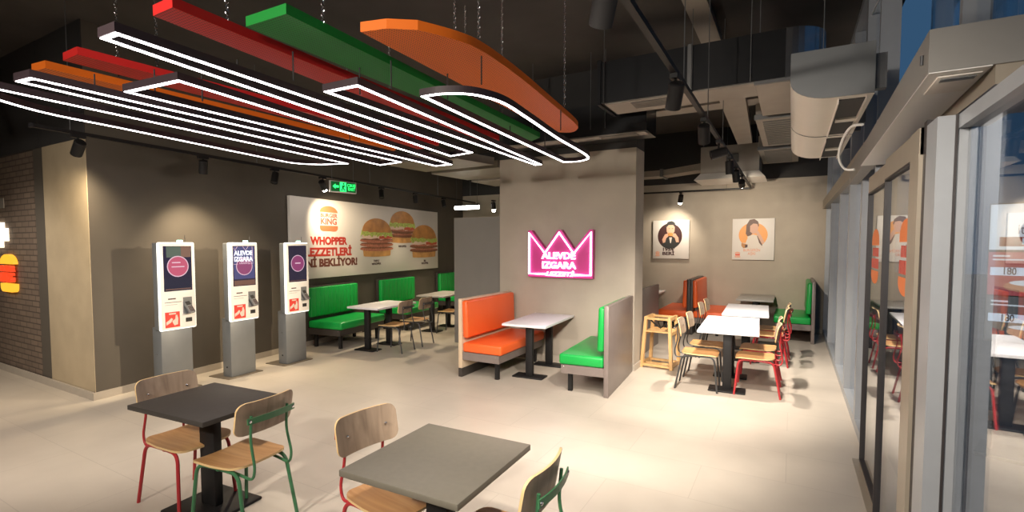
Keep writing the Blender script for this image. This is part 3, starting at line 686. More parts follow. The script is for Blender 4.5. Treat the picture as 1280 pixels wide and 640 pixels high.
art('portrait', t, [(ell(0, Z+.01, .275, .26, n=32), 'pr_circle'), ([(-.14,Z+.02),(-.13,Z+.22),(-.07,Z+.33),(.02,Z+.345),(.09,Z+.29),(.11,Z+.2),(.05,Z+.12),(-.03,Z+.02),(-.06,Z-.03),(-.1,Z-.02)],'pr_hairl'),
  ([(-.06,Z+.08),(-.06,Z+.2),(.0,Z+.25),(.08,Z+.24),(.10,Z+.15),(.07,Z+.05),(.0,Z+.03)],'pr_skin'), ([(-.08,Z+.24),(.02,Z+.27),(.1,Z+.22),(.08,Z+.30),(.0,Z+.335),(-.07,Z+.30)],'pr_hairl'),
  ([(-.19,Z-.08),(-.1,Z-.02),(0,Z+.02),(.08,Z+.0),(.15,Z-.12),(.2,Z-.26),(-.05,Z-.28),(-.19,Z-.22)],'pr_cream'), ([(.07,Z+.0),(.11,Z-.03),(.18,Z-.2),(.17,Z-.22),(.12,Z-.16)],'pr_hairl'), ([(.04,Z+.09),(.1,Z+.09),(.16,Z-.02),(.22,Z-.15),(.17,Z-.18),(.1,Z-.04)],'pr_skin'),
  ([(-.22,Z-.16),(-.12,Z-.18),(-.1,Z-.25),(-.18,Z-.27),(-.22,Z-.22)],'pr_bun'), ([(-.15,Z-.20),(-.1,Z-.19),(-.1,Z-.25),(-.15,Z-.26)],'pr_dark'), ([(-.23,Z-.05),(-.13,Z+.03),(-.1,Z-.05),(-.14,Z-.16),(-.22,Z-.15)],'pr_circle')], -.041)
text('caption', 'BURGERİN\nAŞKI', 'pr_pale', t, (-.02, -.042, 1.632), .075, ext=.001, bold=.002, fitw=.32)
logo('emblem', t, -.29, 1.575, .11, .12, 'pr_pale', 'pr_logored', 0, -.041, False)

# ------------------------------------------------------------------ neon crown sign on the column
t = thing('neon_sign', 'pink neon crown sign with white glowing letters on the grey column', 'neon sign', (-3.03, 6.898, 0), 0)
cw, cb, ctp, dip = .50, 1.345, 1.97, 1.66
crown = [(-cw, cb), (cw, cb), (cw, ctp), (cw*.47, dip), (0, ctp), (-cw*.47, dip), (-cw, ctp)]
big = [(-cw-.025, cb-.05), (cw+.025, cb-.05), (cw+.025, ctp+.04), (cw-.03, ctp+.04), (cw*.47, dip+.06), (.03, ctp+.04), (-.03, ctp+.04), (-cw*.47, dip+.06), (-cw+.03, ctp+.04), (-cw-.025, ctp+.04)]
MB().prism(big, 0, .09, FLAT).build('back_panel', 'magenta', t)
mb = MB(); mb.tube([(p[0], -.105, p[1]) for p in [(-cw*.38, cb), (-cw, cb), (-cw, ctp), (-cw*.47, dip), (0, ctp), (cw*.47, dip), (cw, ctp), (cw, cb), (cw*.46, cb)]], .017, 8); mb.build('neon_tube', 'neon', t)
text('neon_lettering', 'ALEVDE', 'neonw', t, (-.01, -.105, 1.62), .135, ext=.006, bold=.0035, fitw=.55)
text('neon_lettering', 'IZGARA', 'neonw', t, (-.01, -.105, 1.478), .135, ext=.006, bold=.0035, fitw=.55)
text('neon_lettering', 'LEZZETİ', 'neonw', t, (.0, -.105, 1.348), .085, ext=.006, bold=.002, shear=.3, fitw=.46)

# ------------------------------------------------------------------ brick wall signs
t = thing('wall_sign', 'lit orange and red burger emblem sign on the brick wall', 'sign', (-9.41, 2.568, 0), 0)
logo('emblem', t, 0, 1.40, .50, .52, 'logoor', 'logored', .05, -.0)
t = thing('wall_lettering', 'white lit letter piece on brick wall above the orange emblem', 'sign', (-9.78, 2.568, 0), 0)
mb = MB(); mb.prism([(-.35, 1.75), (.14, 1.75), (.14, 1.84), (.34, 1.84), (.34, 2.02), (.20, 2.02), (.20, 2.10), (-.35, 2.10)], 0, .05, FLAT); mb.build('letter_block', 'letterw', t)
mb = MB(); mb.prism([(-.1, 2.30), (.22, 2.30), (.22, 2.44), (-.1, 2.44)], 0, .01, FLAT); mb.build('painted_patch', 'ductl', t)

# ------------------------------------------------------------------ exit sign
t = thing('exit_sign', 'green illuminated exit sign with running figure hanging before the banner', 'exit sign', (-6.62, 5.93, 0), WROT-.32)
MB().rbox(-.245, -.02, 2.66, .245, .02, 2.85, .004, 2).build('housing', 'white', t)
MB().box(-.23, -.0225, 2.675, .23, -.0205, 2.838).build('sign_face', 'exitd', t)
art('pictogram', t, [([(-.07,2.68),(.05,2.68),(.05,2.835),(-.07,2.835)],'exitg'), (ell(0,2.81,.016,.016,n=12),'exitd'), ([(-.03,2.78),(.02,2.79),(.035,2.75),(.02,2.75),(.01,2.77),(.0,2.74),(.03,2.71),(.02,2.69),(-.02,2.73),(-.03,2.69),(-.05,2.69),(-.03,2.74)],'exitd'),
   ([(-.20,2.757),(-.15,2.80),(-.15,2.775),(-.09,2.775),(-.09,2.74),(-.15,2.74),(-.15,2.715)],'exitg')], -.0226)
text('lettering', 'ÇIKIŞ\nEXIT', 'exitg', t, (.145, -.025, 2.757), .065, ext=.0005, bold=.001)
for s in (-.2, .2): MB().tube([(s, 0, 2.85), (s, 0, CE)], .003, 6).build('suspension_wire', 'steel', t)

# ------------------------------------------------------------------ light frames and perforated panels
def inset(poly, d):
    n = len(poly); a = sum(poly[i][0]*poly[(i+1)%n][1]-poly[(i+1)%n][0]*poly[i][1] for i in range(n))
    s = 1 if a > 0 else -1; out = []
    for i in range(n):
        p, q, r = Vector(poly[i-1]), Vector(poly[i]), Vector(poly[(i+1) % n])
        e1 = (q-p).normalized(); e2 = (r-q).normalized()
        n1 = Vector((-e1.y, e1.x))*s; n2 = Vector((-e2.y, e2.x))*s
        b_ = n1+n2; b_ = b_/max(.35, b_.dot(n1)) if b_.length > 1e-6 else n1
        out.append(tuple(q+b_*d))
    return out
def catmull(pts, n=6):
    out = []
    for i in range(len(pts)-1):
        p0_, p1_, p2_, p3_ = [Vector(pts[max(0, min(len(pts)-1, k))]) for k in (i-1, i, i+1, i+2)]
        for k in range(n):
            t_ = k/n; out.append(tuple(.5*((2*p1_)+(-p0_+p2_)*t_+(2*p0_-5*p1_+4*p2_-p3_)*t_*t_+(-p0_+3*p1_-3*p2_+p3_)*t_**3)))
    out.append(tuple(pts[-1])); return out
ZL = 2.75
def light_frame(label, poly, rods, w=.023, zt=3.0):
    c = Vector((sum(p[0] for p in poly)/len(poly), sum(p[1] for p in poly)/len(poly)))
    t = thing('light_frame', label, 'ceiling light', (c.x, c.y, ZL), 0, 'suspended light frames')
    q = [(p[0]-c.x, p[1]-c.y) for p in poly]
    i1 = inset(q, w+.012); a, b_ = inset(q, .006), inset(q, w+.006)
    MB().ring(q, i1, .004, .048).build('profile', 'profile', t)
    MB().ring(a, b_, 0, .006).build('led_strip', 'led', t)
    for x, y in rods: MB().tube([(x-c.x, y-c.y, .07), (x-c.x, y-c.y, zt-ZL)], .005, 6).build('hanging_rod', 'blackm', t)
    return t
F1 = [(-4.23, .80)]+[(-4.61, 4.23)]+catmull([(-4.96, 4.12), (-5.15, 3.9), (-5.12, 3.49), (-4.86, 2.05), (-4.80, 1.63), (-4.72, 1.40), (-4.56, 1.15), (-4.40, .92)])
F2 = [(-3.995, 1.139), (-3.82, 1.158), (-3.982, 4.454), (-4.38, 4.501)]
F3 = [(-3.674, 1.549), (-3.128, 1.596), (-3.575, 4.886), (-3.836, 4.88)]
F4 = [(-2.822, 1.10), (-2.672, 1.105), (-2.918, 4.355), (-3.272, 4.428)]
F5 = [(-2.584, 2.164), (-2.285, 2.172), (-2.637, 5.415), (-2.74, 5.427)]
F6 = catmull([(-2.12, 2.54), (-1.97, 2.55), (-1.83, 2.62), (-1.75, 2.74), (-1.71, 2.95), (-1.75, 3.35), (-1.85, 4.15), (-1.90, 4.78), (-1.94, 5.12), (-2.02, 5.33), (-2.20, 5.43), (-2.36, 5.37)])
def mid(a, b_, t_): return (a[0]+(b_[0]-a[0])*t_, a[1]+(b_[1]-a[1])*t_)
def in_(p, c, d=.02):
    v = Vector((c[0]-p[0], c[1]-p[1])); v = v/v.length*d; return (p[0]+v.x, p[1]+v.y)
light_frame('curved bun shaped light frame at far left of the hanging lights', F1, [mid(F1[0], F1[1], .25), mid(F1[0], F1[1], .8)])
light_frame('narrow tapering light frame second from the left, below red and orange panels', F2, [mid(F2[1], F2[2], .2), mid(F2[1], F2[2], .75)])
light_frame('broad tapering light frame in the left middle with wide near end', F3, [mid(F3[1], F3[2], .12), mid(F3[0], F3[3], .15), mid(F3[1], F3[2], .75)])
light_frame('long narrow light frame in front of the red perforated panel', F4, [mid(F4[1], F4[2], .3), mid(F4[1], F4[2], .8)])
light_frame('tapering light frame below the green perforated panel', F5, [mid(F5[1], F5[2], .1), mid(F5[0], F5[3], .1), mid(F5[1], F5[2], .7)])
light_frame('curved bun shaped light frame at right below the orange panel', F6, [mid(F6[0], F6[-1], .12), mid(F6[0], F6[-1], .8), (-1.84, 4.15), (-1.76, 2.72)])
def chain(mb, x, y, z0, z1):
    L = .045; n = int((z1-z0)/(L*.74)); st = (z1-z0)/n
    for k in range(n):
        zc = z0+st*(k+.5); pts = []
        for j in range(10):
            a = 2*pi*j/10; u_, v_ = cos(a)*.011, sin(a)*(L/2-.011)*1.35
            pts.append((x+u_, y, zc+v_) if k % 2 else (x, y+u_, zc+v_))
        mb.tube(pts, .0028, 4, True)
def ceiling_panel(label, poly, z, m, chains, th=.055):
    c = Vector((sum(p[0] for p in poly)/len(poly), sum(p[1] for p in poly)/len(poly)))
    t = thing('perforated_panel', label, 'ceiling panel', (c.x, c.y, z), 0, 'coloured panels above the light frames')
    q = [(p[0]-c.x, p[1]-c.y) for p in poly]
    MB().prism(q, 0, th).build('perforated_sheet', m, t)
    for x, y in chains:
        mb = MB(); chain(mb, x-c.x, y-c.y, th, CE-z); mb.build('chain', 'chrome', t)
        MB().rbox(x-c.x-.025, y-c.y-.025, th, x-c.x+.025, y-c.y+.025, th+.02, .004, 2).build('chain_bracket', 'blackm', t)
    return t
PO2 = [(-2.16, 2.08), (-2.0, 2.12)]+catmull([(-1.86, 2.22), (-1.75, 2.45), (-1.71, 2.68), (-1.74, 3.2), (-1.82, 3.9), (-1.92, 4.7), (-2.0, 4.93), (-2.12, 5.02), (-2.27, 4.90)])
ceiling_panel('orange bun shaped perforated panel hanging at right', PO2, 3.0, 'porange', [(-1.93, 2.95), (-1.98, 4.55), (-2.17, 3.0)])
ceiling_panel('green perforated panel hanging between red and orange panels', [(-2.66, 1.72), (-2.33, 1.73), (-2.51, 5.09), (-2.74, 5.26)], 3.0, 'pgreen', [(-2.55, 2.15), (-2.6, 4.4)])
ceiling_panel('long red perforated panel hanging left of the green one', [(-2.96, 1.40), (-2.77, 1.40), (-2.99, 5.0), (-3.36, 5.1)], 3.0, 'pred', [(-2.88, 1.75), (-3.05, 4.4)])
ceiling_panel('dark red perforated panel hanging above the broad light frame at left', [(-4.54, 1.56), (-4.31, 1.56), (-4.1, 5.3), (-4.59, 5.4)], 3.10, 'pred', [(-4.4, 2.1), (-4.3, 4.6)])
PO1 = [(-4.66, 1.50), (-4.62, 5.05), (-4.80, 5.15)]+catmull([(-5.0, 4.9), (-5.12, 4.4), (-5.12, 3.0), (-5.08, 1.9), (-4.98, 1.60), (-4.84, 1.48)])
ceiling_panel('orange perforated panel with rounded end at far left', PO1, 3.05, 'porange', [(-4.8, 2.0), (-4.8, 4.4)])

# ------------------------------------------------------------------ track lighting
def track(label, a, b_, z, drops, group='lighting tracks'):
    a, b_ = Vector(a), Vector(b_); L = (b_-a).length; ang = math.atan2(b_.y-a.y, b_.x-a.x)
    t = thing('lighting_track', label, 'lighting track', (a.x, a.y, z), ang, group)
    MB().box(0, -.018, 0, L, .018, .034).build('rail', 'black', t)
    for d in drops: MB().tube([(d, 0, .03), (d, 0, CE-z)], .004, 6).build('suspension_rod', 'steel', t)
    MB().box(-.02, -.02, -.003, 0, .02, .037).build('end_cap', 'darkm', t)
    return t
tr1 = track('long black lighting track running from above towards the square wall prints', (-.66, -1.5), (-.745, 10.95), 2.9, [1.2, 3.6, 5.2, 6.4, 7.575, 12.0])
tr2 = track('black lighting track along the dark wall with the burger banner', (wx(1.9, .6), 1.9), (wx(11.3, .6), 11.3), 2.9, [.3, 2.5, 5, 7.5, 9.2])
tr3 = track('short black lighting track crossing above the square wall prints', (-3.4, 11.05), (-.76, 11.05), 2.90, [2.2])
def spot(label, x, y, z, aim, lit=False, scale=1.2, group='black track spotlights'):
    """track head: adapter, yoke arm and cylinder turned towards aim"""
    t = thing('track_spotlight', label, 'spotlight', (x, y, z), 0, group)
    MB().box(-.02*scale, -.05*scale, -.03, .02*scale, .05*scale, 0).build('track_adapter', 'black', t)
    MB().tube([(0, 0, -.03), (0, 0, -.09)], .009*scale, 8).build('stem', 'black', t)
    d = (Vector(aim)-Vector((x, y, z-.13))).normalized()
    R = d.to_track_quat('-Z', 'Y').to_matrix().to_4x4(); T = Matrix.Translation((0, 0, -.13)) @ R
    h = .07*scale; r = .042*scale
    MB().lathe([(r*.82, h), (r, h*.9), (r, -h), (r*.86, -h), (r*.8, -h*.8)], 18, T).build('lamp_head', 'black', t)
    MB().lathe([(r*.82, -h*.86), (r*.86, -h*1.1), (r*.7, -h*1.45), (r*.35, -h*1.62)] if lit else [(r*.78, -h*.86), (r*.5, -h*.9)], 18, T).build('lens', 'spotlit' if lit else 'darkm', t)
    return Vector((x, y, z-.13))+d*(h*1.62+.02)
WARM = (1, .81, .55); NEUT = (1, .905, .79)
def lamp(p, aim, energy, size=70, blend=.7, col=NEUT, rad=.05):
    l = bpy.data.lights.new('spot_lamp', 'SPOT'); l.energy = energy; l.spot_size = radians(size); l.spot_blend = blend; l.color = col; l.shadow_soft_size = rad
    o = bpy.data.objects.new('spot_lamp', l); COL.objects.link(o); o.location = p
    o.rotation_euler = (Vector(aim)-Vector(p)).to_track_quat('-Z', 'Y').to_euler()
    return o
def t1x(y): return -.66-.085*(y+1.5)/12.45
K = 1.7
heads = [(1.97, (-2.2, 4.2, 0), 'nearest the camera at top of the picture', 150, NEUT), (3.40, (-1.6, 5.2, 0), 'second along the long track', 150, NEUT), (4.69, (-.9, 6.8, 0), 'third along the long track', 170, NEUT),
         (5.75, (-7.2, 3.75, .85), 'fourth along the long track', 520, WARM), (6.89, (-.6, 7.3, 0), 'fifth along the long track', 130, NEUT), (7.78, (-.5, 9.0, 0), 'sixth along the long track', 110, NEUT)]
for y, aim, lab, e, c in heads:
    p = spot('black track spotlight '+lab, t1x(y), y, 2.9, aim, False)
    lamp(p, aim, e*K, 85 if e < 400 else 30, .8, c)
p = spot('glowing track spotlight at the far end of the long track', t1x(8.79), 8.79, 2.9, (-.85, YF, 1.9), True); lamp(p, (-.85, YF, 1.75), 110*K, 85, .9, (1,.86,.68))
p = spot('glowing track spotlight above the print with dark circle', -2.10, 11.05, 2.90, (-2.3, 11.5, 2.0), True); lamp(p, (-2.55, YF, 1.7), 30*K, 120, .95, (1,.86,.68))
wl = [(2.26, 'at left end of wall track beside the tan pillar', (-8.8, 2.4, .6), False, 40), (3.58, 'second from the left on the wall track', (-7.2, 3.9, .6), False, 60), (4.68, 'above the third kiosk on the wall track', (-6.0, 3.6, 0), False, 60),
      (5.64, 'beside the exit sign', (-7.5, 6.9, 1.6), True, 60), (7.20, 'above the burger banner left of centre', (-6.3, 6.6, .7), False, 70), (8.39, 'above the burger banner right of centre', (-7.0, 8.5, .6), False, 26), (9.61, 'past the right end of the banner', (-6.4, 9.3, 0), False, 60)]
for y, lab, aim, lit, e in wl:
    p = spot('black wall track spotlight '+lab, wx(y, .6), y, 2.9, aim, lit); lamp(p, aim, e*K, 95, .85, WARM)
p = spot('glowing spotlight beside the grey column near the tube lamp', -5.84, 9.5, 2.78, (-5.84, 9.9, 0), True); lamp(p, (-5.9, 10.2, 0), 60*K, 120, .8, WARM)
# extra spotlights added behind the camera, out of frame, to light the front
for (x, y, z, aim, e) in [(-.65, .6, 2.9, (-.3, 4.2, 0), 110), (-.66, -1.2, 2.9, (-.3, 7.5, 1.2), 55), (-2.6, -1.5, 2.9, (-2.6, 6.9, 1.5), 230), (-.65, -.7, 2.9, (-4.0, 2.6, 0), 30), (-4.6, .5, 2.9, (-6.4, 2.4, 0), 70), (-4.6, -.8, 2.9, (-7.0, 4.2, .8), 110), (-8.2, .5, 2.9, (-8.6, 2.5, .5), 45)]:
    p = spot('added unseen track spotlight behind the viewpoint, lighting the front', x, y, z, aim, False); lamp(p, aim, e*K, 100, .8, NEUT, .08)
track('added unseen lighting track behind the viewpoint, nearer the column', (-4.8, -.73), (-2.4, -1.57), 2.9, [.3, 2.0])  # both tracks added to carry the extra spotlights
track('added unseen lighting track behind the viewpoint, nearer the brick wall', (-9.0, .5), (-4.0, .5), 2.9, [1, 4])
# tube lamp hung near the far left wall
t = thing('tube_lamp', 'short glowing white tube lamp hanging near the far end of dark wall', 'lamp', (-6.55, 9.5, 2.64), 0)
MB().tube([(-.33, 0, 0), (.31, 0, 0)], .045, 12).build('tube', 'tube', t)
MB().box(-.35, -.03, .04, .33, .03, .07).build('housing', 'black', t)
for s in (-.3, .28): MB().tube([(s, 0, .06), (s, 0, CE-2.64)], .003, 6).build('suspension_wire', 'steel', t)

# ------------------------------------------------------------------ ducts, units and beams under the ceiling
def grille(parent, x0, y0, x1, y1, z, n=8, along='x'):
    mb = MB(); mb.box(x0, y0, z-.006, x1, y1, z-.001)
    g = mb.build('grille', 'grille', parent)
    s = MB()
    for k in range(n):
        if along == 'x': a = y0+(y1-y0)*(k+.5)/n; s.box(x0, a-.004, z-.012, x1, a+.004, z-.005)
        else: a = x0+(x1-x0)*(k+.5)/n; s.box(a-.004, y0, z-.012, a+.004, y1, z-.005)
    s.build('grille_slats', 'ductl', g)
t = thing('air_duct', 'large dark rectangular air duct with rounded end above the tables by the glass wall', 'air duct', (0, 5.5, 0))
MB().box(-1.94, 0, 3.40, -.10, .55, 3.86).build('duct_body', 'duct', t)
MB().box(-1.90, .03, 3.385, -.10, .50, 3.40).build('duct_underside', 'ductl', t)
el = [(-.10, 0)]+[(-.10+.34*sin(a), .34-.34*cos(a)) for a in [k*pi/20 for k in range(1, 11)]]+[(.24, .55), (-.10, .55)]
MB().prism(el, 3.40, 3.86).build('duct_elbow', 'ductm', t)
MB().box(-1.0, -.012, 3.385, -.96, .56, 3.875).build('duct_flange', 'steel', t)
MB().box(-1.98, -.02, 3.38, -1.94, .57, 3.88).build('duct_flange', 'duct', t)
grille(t, -1.62, .08, -1.2, .34, 3.386, 6)
for x in (-1.9, -.95, -.4): MB().tube([(x, -.02, 3.40), (x, -.02, CE)], .005, 6).build('threaded_rod', 'steel', t)
t = thing('air_duct', 'dark air duct crossing in front of the column top', 'air duct', (0, 6.28, 0))
MB().box(-3.7, 0, 3.22, -1.62, .5, 3.62).build('duct_body', 'duct', t)
MB().box(-3.68, .02, 3.205, -1.64, .20, 3.22).build('duct_underside', 'ductl', t)
grille(t, -2.25, .03, -1.75, .17, 3.206, 4)
for x in (-3.2, -2.35, -2.15): MB().tube([(x, -.02, 3.3), (x, -.02, CE)], .005, 6).build('threaded_rod', 'steel', t)
tag(MB().box(-1.95, 6.85, 3.58, -.30, 7.15, 3.70).build('ceiling_beam', 'ductl'), 'beige beam running across behind the large air duct', 'beam')
tag(MB().prism([(-.78, 6.1), (-.50, 6.1), (-.62, 9.2), (-.84, 9.2)], 3.47, 3.575).build('cable_tray', 'ductl'), 'beige tray running away below the beam towards the far wall', 'cable tray')
tag(MB().prism([(-1.02, -1), (-.80, -1), (-.80, 6.55), (-1.02, 6.55)], CE-.08, CE-.001).build('ceiling_beam', 'ductl'), 'flat beam on the dark ceiling above the long lighting track', 'beam')
for k, (y0, y1, lab) in enumerate(((5.56, 6.9, 'nearest'), (7.1, 9.05, 'middle'), (9.4, 11.0, 'farthest'))):
    t = thing('ceiling_air_unit', 'beige ceiling air unit with dark edges beside the white air curtains, '+lab+' of three', 'air unit', (-.36-.09*k, y0, 3.37), 0, 'ceiling air units')
    MB().rbox(0, 0, 0, .60, y1-y0, .25, .01, 2).build('casing', 'ductl', t)
    MB().box(-.01, -.04, .0, .61, -.001, .06).build('edge_rail', 'steel', t)
    if k: grille(t, .08, .1, .50, y1-y0-.1, 0, 14)
    for a, b_ in ((.03, .05), (.57, .05), (.03, y1-y0-.05)): MB().tube([(a, b_, .25), (a, b_, CE-3.37)], .005, 6).build('threaded_rod', 'steel', t)
t = thing('ceiling_cassette', 'pale box shaped air unit with flared bottom panel near the far wall', 'air unit', (-1.05, 10.4, 0), 0)
MB().rbox(-.5, -.4, 3.12, .5, .4, 3.62, .01, 2).build('casing', 'ductl', t)
MB().add([(x*.6, y*.5, 3.0) for x, y in ((-1,-1),(1,-1),(1,1),(-1,1))]+[(x*.5, y*.42, 3.12) for x, y in ((-1,-1),(1,-1),(1,1),(-1,1))], [(3,2,1,0),(4,5,6,7),(0,1,5,4),(1,2,6,5),(2,3,7,6),(3,0,4,7)]).build('bottom_panel', 'whiteh', t)
MB().box(-.05, -.43, 3.30, .16, -.40, 3.45).build('control_box', 'grille', t)
for a, b_ in ((-.45, -.38), (.45, -.38)): MB().tube([(a, b_, 3.6), (a, b_, CE)], .005, 6).build('threaded_rod', 'steel', t)
t = thing('air_duct', 'beige flat duct running to the pale air unit near far wall', 'air duct', (0, 10.2, 0))
MB().prism([(-4.0, .55), (-2.4, .42), (-1.56, -.1), (-1.56, .35), (-2.4, .85), (-4.0, .95)], 3.22, 3.34).build('duct_body', 'ductl', t)
MB().box(-2.44, .38, 3.20, -2.38, .90, 3.36).build('duct_flange', 'steel', t)
for k, (poly, lab) in enumerate((([(-6.7, 6.9), (-5.1, 7.1), (-4.9, 8.0), (-6.6, 8.1)], 'nearest'), ([(-6.7, 8.4), (-5.0, 8.3), (-4.7, 9.5), (-6.6, 9.6)], 'middle'), ([(-6.7, 9.9), (-4.6, 9.8), (-4.4, 11.0), (-6.7, 11.0)], 'farthest'))):
    o = MB().prism(poly, 3.28, 3.42).build('lit_ceiling_raft', 'ductl'); tag(o, 'pale raft standing in for lit ceiling near the tube lamp, '+lab+' of three', 'ceiling raft', 'lit ceiling stand-ins')  # pale slabs: light on the dark ceiling put into their colour
# air curtains over the glass wall
def curtain_profile():
    return [(.44, 0), (.20, 0)]+[(.20-.24*sin(a)-.0, .14-.14*cos(a)) for a in [k*pi/16 for k in range(1, 9)]]+[(-.04, .33), (.44, .33)]
for k, (y0, y1, lab) in enumerate(((4.0, 5.38, 'nearer'), (5.42, 6.7, 'farther'))):
    t = thing('air_curtain', 'white air curtain unit mounted on the glass wall, '+lab+' of the two', 'air curtain', (0, y0, 2.78), 0, 'air curtains')
    XM = Matrix(((1,0,0,0),(0,0,1,0),(0,1,0,0),(0,0,0,1)))
    MB().prism(curtain_profile(), 0, y1-y0, XM, True).build('casing', 'whiteh', t)
    MB().prism([(x, z) for x, z in curtain_profile()], -.012, 0, XM).build('end_cap', 'greym', t)
    o = MB().box(.25, .08, -.006, .40, y1-y0-.08, .001).build('outlet', 'blackm', t)
    MB().box(.245, .05, -.035, .25, y1-y0-.05, .0).build('outlet_lip', 'whiteh', t)
    MB().box(.40, .05, -.035, .405, y1-y0-.05, .0).build('outlet_lip', 'whiteh', t)
    MB().box(.27, (y1-y0)*.5-.05, -.02, .40, (y1-y0)*.5+.05, -.004).build('motor_tab', 'whiteh', o)
    MB().box(.44, .1, .05, .515, .16, .28).build('wall_bracket', 'steel', t); MB().box(.44, y1-y0-.2, .05, .515, y1-y0-.14, .28).build('wall_bracket', 'steel', t)
# door operator box
t = thing('door_operator', 'long pale grey automatic door operator box above the sliding door', 'door operator', (0, 2.6, 0))
za, zb = 2.49, 2.40; L = 3.5
pl = [(.46, 0), (.80, 0), (.80, 2.30), (.565, 2.31), (.565, L), (.49, L)]; n = len(pl)
zf = lambda y: za+(zb-za)*y/L
vs = [(x, y, zf(y)) for x, y in pl]+[(x, y, zf(y)+.17) for x, y in pl]
MB().add(vs, [list(range(n))[::-1], list(range(n, 2*n))]+[(i, (i+1) % n, n+(i+1) % n, n+i) for i in range(n)]).build('cover', 'alu', t)
MB().add([(x, y, zf(y)-d) for d in (.004, .0005) for x, y in ((.463, .003), (.655, .003), (.655, 2.29), (.463, 2.29))], [(3,2,1,0),(4,5,6,7),(0,1,5,4),(1,2,6,5),(2,3,7,6),(3,0,4,7)]).build('underside', 'white', t)  # white plate puts the floor's light on the underside into colour
MB().box(.665, .01, za-.075, .79, 2.22, za+.002).build('track_cover', 'alutan', t)
X = Matrix.Translation((0, 0, za)) @ Matrix.Rotation(math.atan2(zb-za, L), 4, 'X')
sn = MB().rbox(.50, .05, -.012, .64, .30, -.001, .004, 2, X).build('motion_sensor', 'whiteh', t)
MB().box(.515, .07, -.016, .625, .11, -.011, X).build('sensor_window', 'greym', sn)
MB().tube([(.455, .10, za+.06), (.455, .10, za+.10)], .006, 6).build('key_switch', 'darkm', t)
# loop of white cable beside the operator
tag(MB().tube(catmull([(.44, 4.6, 2.70), (.38, 4.75, 2.72), (.34, 4.95, 2.66), (.33, 5.15, 2.55), (.38, 5.25, 2.46), (.45, 5.2, 2.44)], 8), .010, 6).build('cable', 'white'), 'white cable looping over the door operator box', 'cable')
tag(MB().tube([(.60, 5.87, 3.95), (.60, 4.93, 3.88)], .006, 6).build('cable', 'white'), 'thin pale cable stretched across the upper glazing', 'cable')
tag(MB().tube([(-7.0, .9, CE), (-7.0, .9, 3.2), (-6.9, 1.0, 2.98)], .03, 10).build('conduit_pipe', 'greym'), 'grey vertical pipe dropping from ceiling at far left', 'pipe')
# glass stickers on the sliding door
def sticker(label, y, z, w, h, x):
    t = thing('glass_sticker', label, 'sticker', (x, y, 0), pi/2, 'emblem stickers on the sliding door')
    T = Matrix.Translation((0, -.001, 0)) @ FLAT
    mb = MB(); top = ell(0, z+h*.27, w/2, h*.23, 0, 180, 14)+[(-w/2, z+h*.20), (w/2, z+h*.20)]; mb.prism(top, 0, .001, T); mb.build('bun_top', 'logogl', t); mb = MB()
    bot = ell(0, z-h*.34, w/2, h*.16, 180, 360, 12)+[(w/2, z-h*.26), (-w/2, z-h*.26)]; mb.prism(bot, 0, .001, T); mb.build('bun_base', 'logogl', t)
    mb = MB()
    for k in range(7): 
        x0 = -w/2+w*k/7; mb.prism([(x0, z-.22*h), (x0+w*.105, z-.22*h), (x0+w*.105, z-.04*h), (x0, z-.04*h)], 0, .001, T)
        if k < 6: mb.prism([(x0+.03*w, z-.0*h), (x0+w*.13, z-.0*h), (x0+w*.13, z+.155*h), (x0+.03*w, z+.155*h)], 0, .001, T)
    mb.build('letter_bars', 'logogr', t)
sticker('orange emblem sticker on the nearer sliding door leaf', 3.20, 1.73, .34, .40, .503)
sticker('orange emblem sticker on the farther sliding door leaf', 4.48, 1.71, .34, .40, .529)

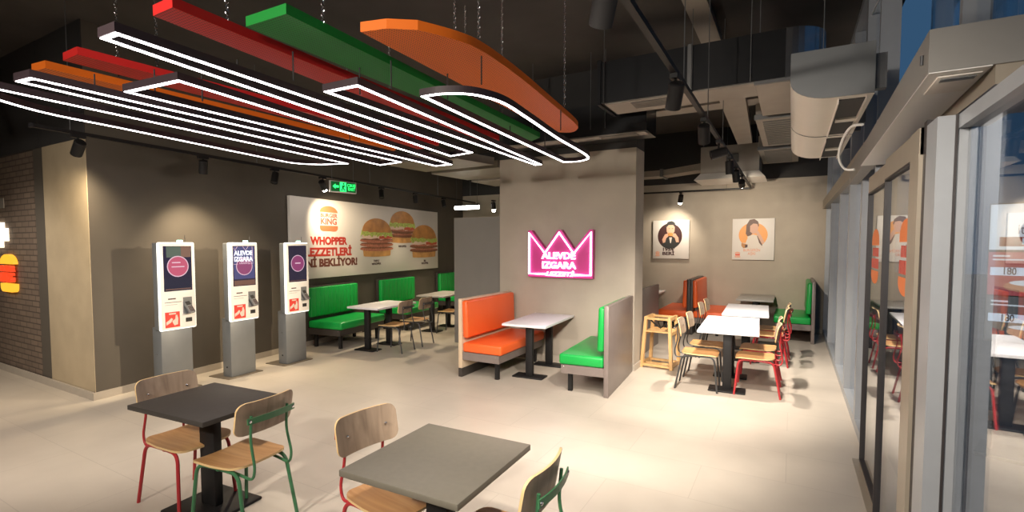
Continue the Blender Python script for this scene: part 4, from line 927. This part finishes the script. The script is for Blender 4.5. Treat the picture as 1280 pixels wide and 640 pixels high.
# ------------------------------------------------------------------ menu board standing outside
t = thing('menu_board', 'outdoor menu board with prices seen through the right glass pane', 'menu board', (1.763, 5.755, 0), radians(-20)); t.scale = (.7, 1, 1)
MB().box(-.40, -.03, .95, .40, .03, 2.15).build('board', 'darkm', t)
art('menu_picture', t, [([(-.39,1.75),(.39,1.75),(.39,2.14),(-.39,2.14)],'menuw'), ([(-.39,1.36),(.39,1.36),(.39,1.73),(-.39,1.73)],'menur'), ([(-.39,.97),(.39,.97),(.39,1.35),(-.39,1.35)],'menug'), ([(-.30,1.78),(.36,1.78),(.36,1.86),(-.30,1.86)],'redsign'),
   (ell(-.05,1.44,.20,.05,n=16),'menubun'), (ell(.0,1.47,.2,.025,n=16),'menuw'), (ell(0,1.05,.2,.05,n=16),'menubun'), (ell(0,1.09,.19,.02,n=16),'menuw'),
   ([(-.37,1.53),(-.03,1.53),(-.03,1.60),(-.37,1.60)],'menub'), ([(.02,1.53),(.36,1.53),(.36,1.60),(.02,1.60)],'menub'), ([(-.37,1.13),(-.03,1.13),(-.03,1.20),(-.37,1.20)],'menub'), ([(.02,1.13),(.36,1.13),(.36,1.20),(.02,1.20)],'menub'),
   ([(-.35,1.69),(-.2,1.69),(-.2,1.705),(-.35,1.705)],'menuw'), ([(-.35,1.66),(.0,1.66),(.0,1.672),(-.35,1.672)],'menuw'), ([(-.35,1.30),(-.2,1.30),(-.2,1.315),(-.35,1.315)],'menuw'), ([(-.35,1.27),(.0,1.27),(.0,1.282),(-.35,1.282)],'menuw')], -.031)
for s, xx, zz in (('180', -.2, 1.565), ('260', .19, 1.565), ('180', -.2, 1.165), ('210', .19, 1.165)): text('price', s, 'pr_dark', t, (xx, -.043, zz), .085, ext=.001, bold=.002)
text('menu_heading', 'M E N Ü', 'menuw', t, (.03, -.043, 1.82), .075, ext=.001, bold=.002)
text('menu_heading', "it's", 'menug', t, (-.08, -.043, 1.92), .12, ext=.001)
logo('emblem', t, .22, 2.02, .16, .18, 'redsign', 'menur', 0, -.042, False)
for s in (-.3, .3): MB().box(s-.02, -.02, -.03, s+.02, .02, .95).build('post', 'darkm', t)
MB().box(-.42, -.2, -.03, .42, .2, .0).build('foot', 'darkm', t)

# ------------------------------------------------------------------ world and view
w = bpy.data.worlds.new('night_sky'); SC.world = w; w.use_nodes = True
w.node_tree.nodes['Background'].inputs[0].default_value = (.014, .036, .07, 1); w.node_tree.nodes['Background'].inputs[1].default_value = 1.5
SC.view_settings.view_transform = 'Standard'; SC.view_settings.look = 'None'; SC.view_settings.gamma = 1; SC.view_settings.use_curve_mapping = False
SC.view_settings.exposure = .6
SC.cycles.use_denoising = True
SC.cycles.max_bounces = 8; SC.cycles.diffuse_bounces = 4; SC.cycles.glossy_bounces = 5; SC.cycles.transparent_max_bounces = 12
SC.cycles.sample_clamp_indirect = 4; SC.cycles.caustics_reflective = False; SC.cycles.caustics_refractive = False
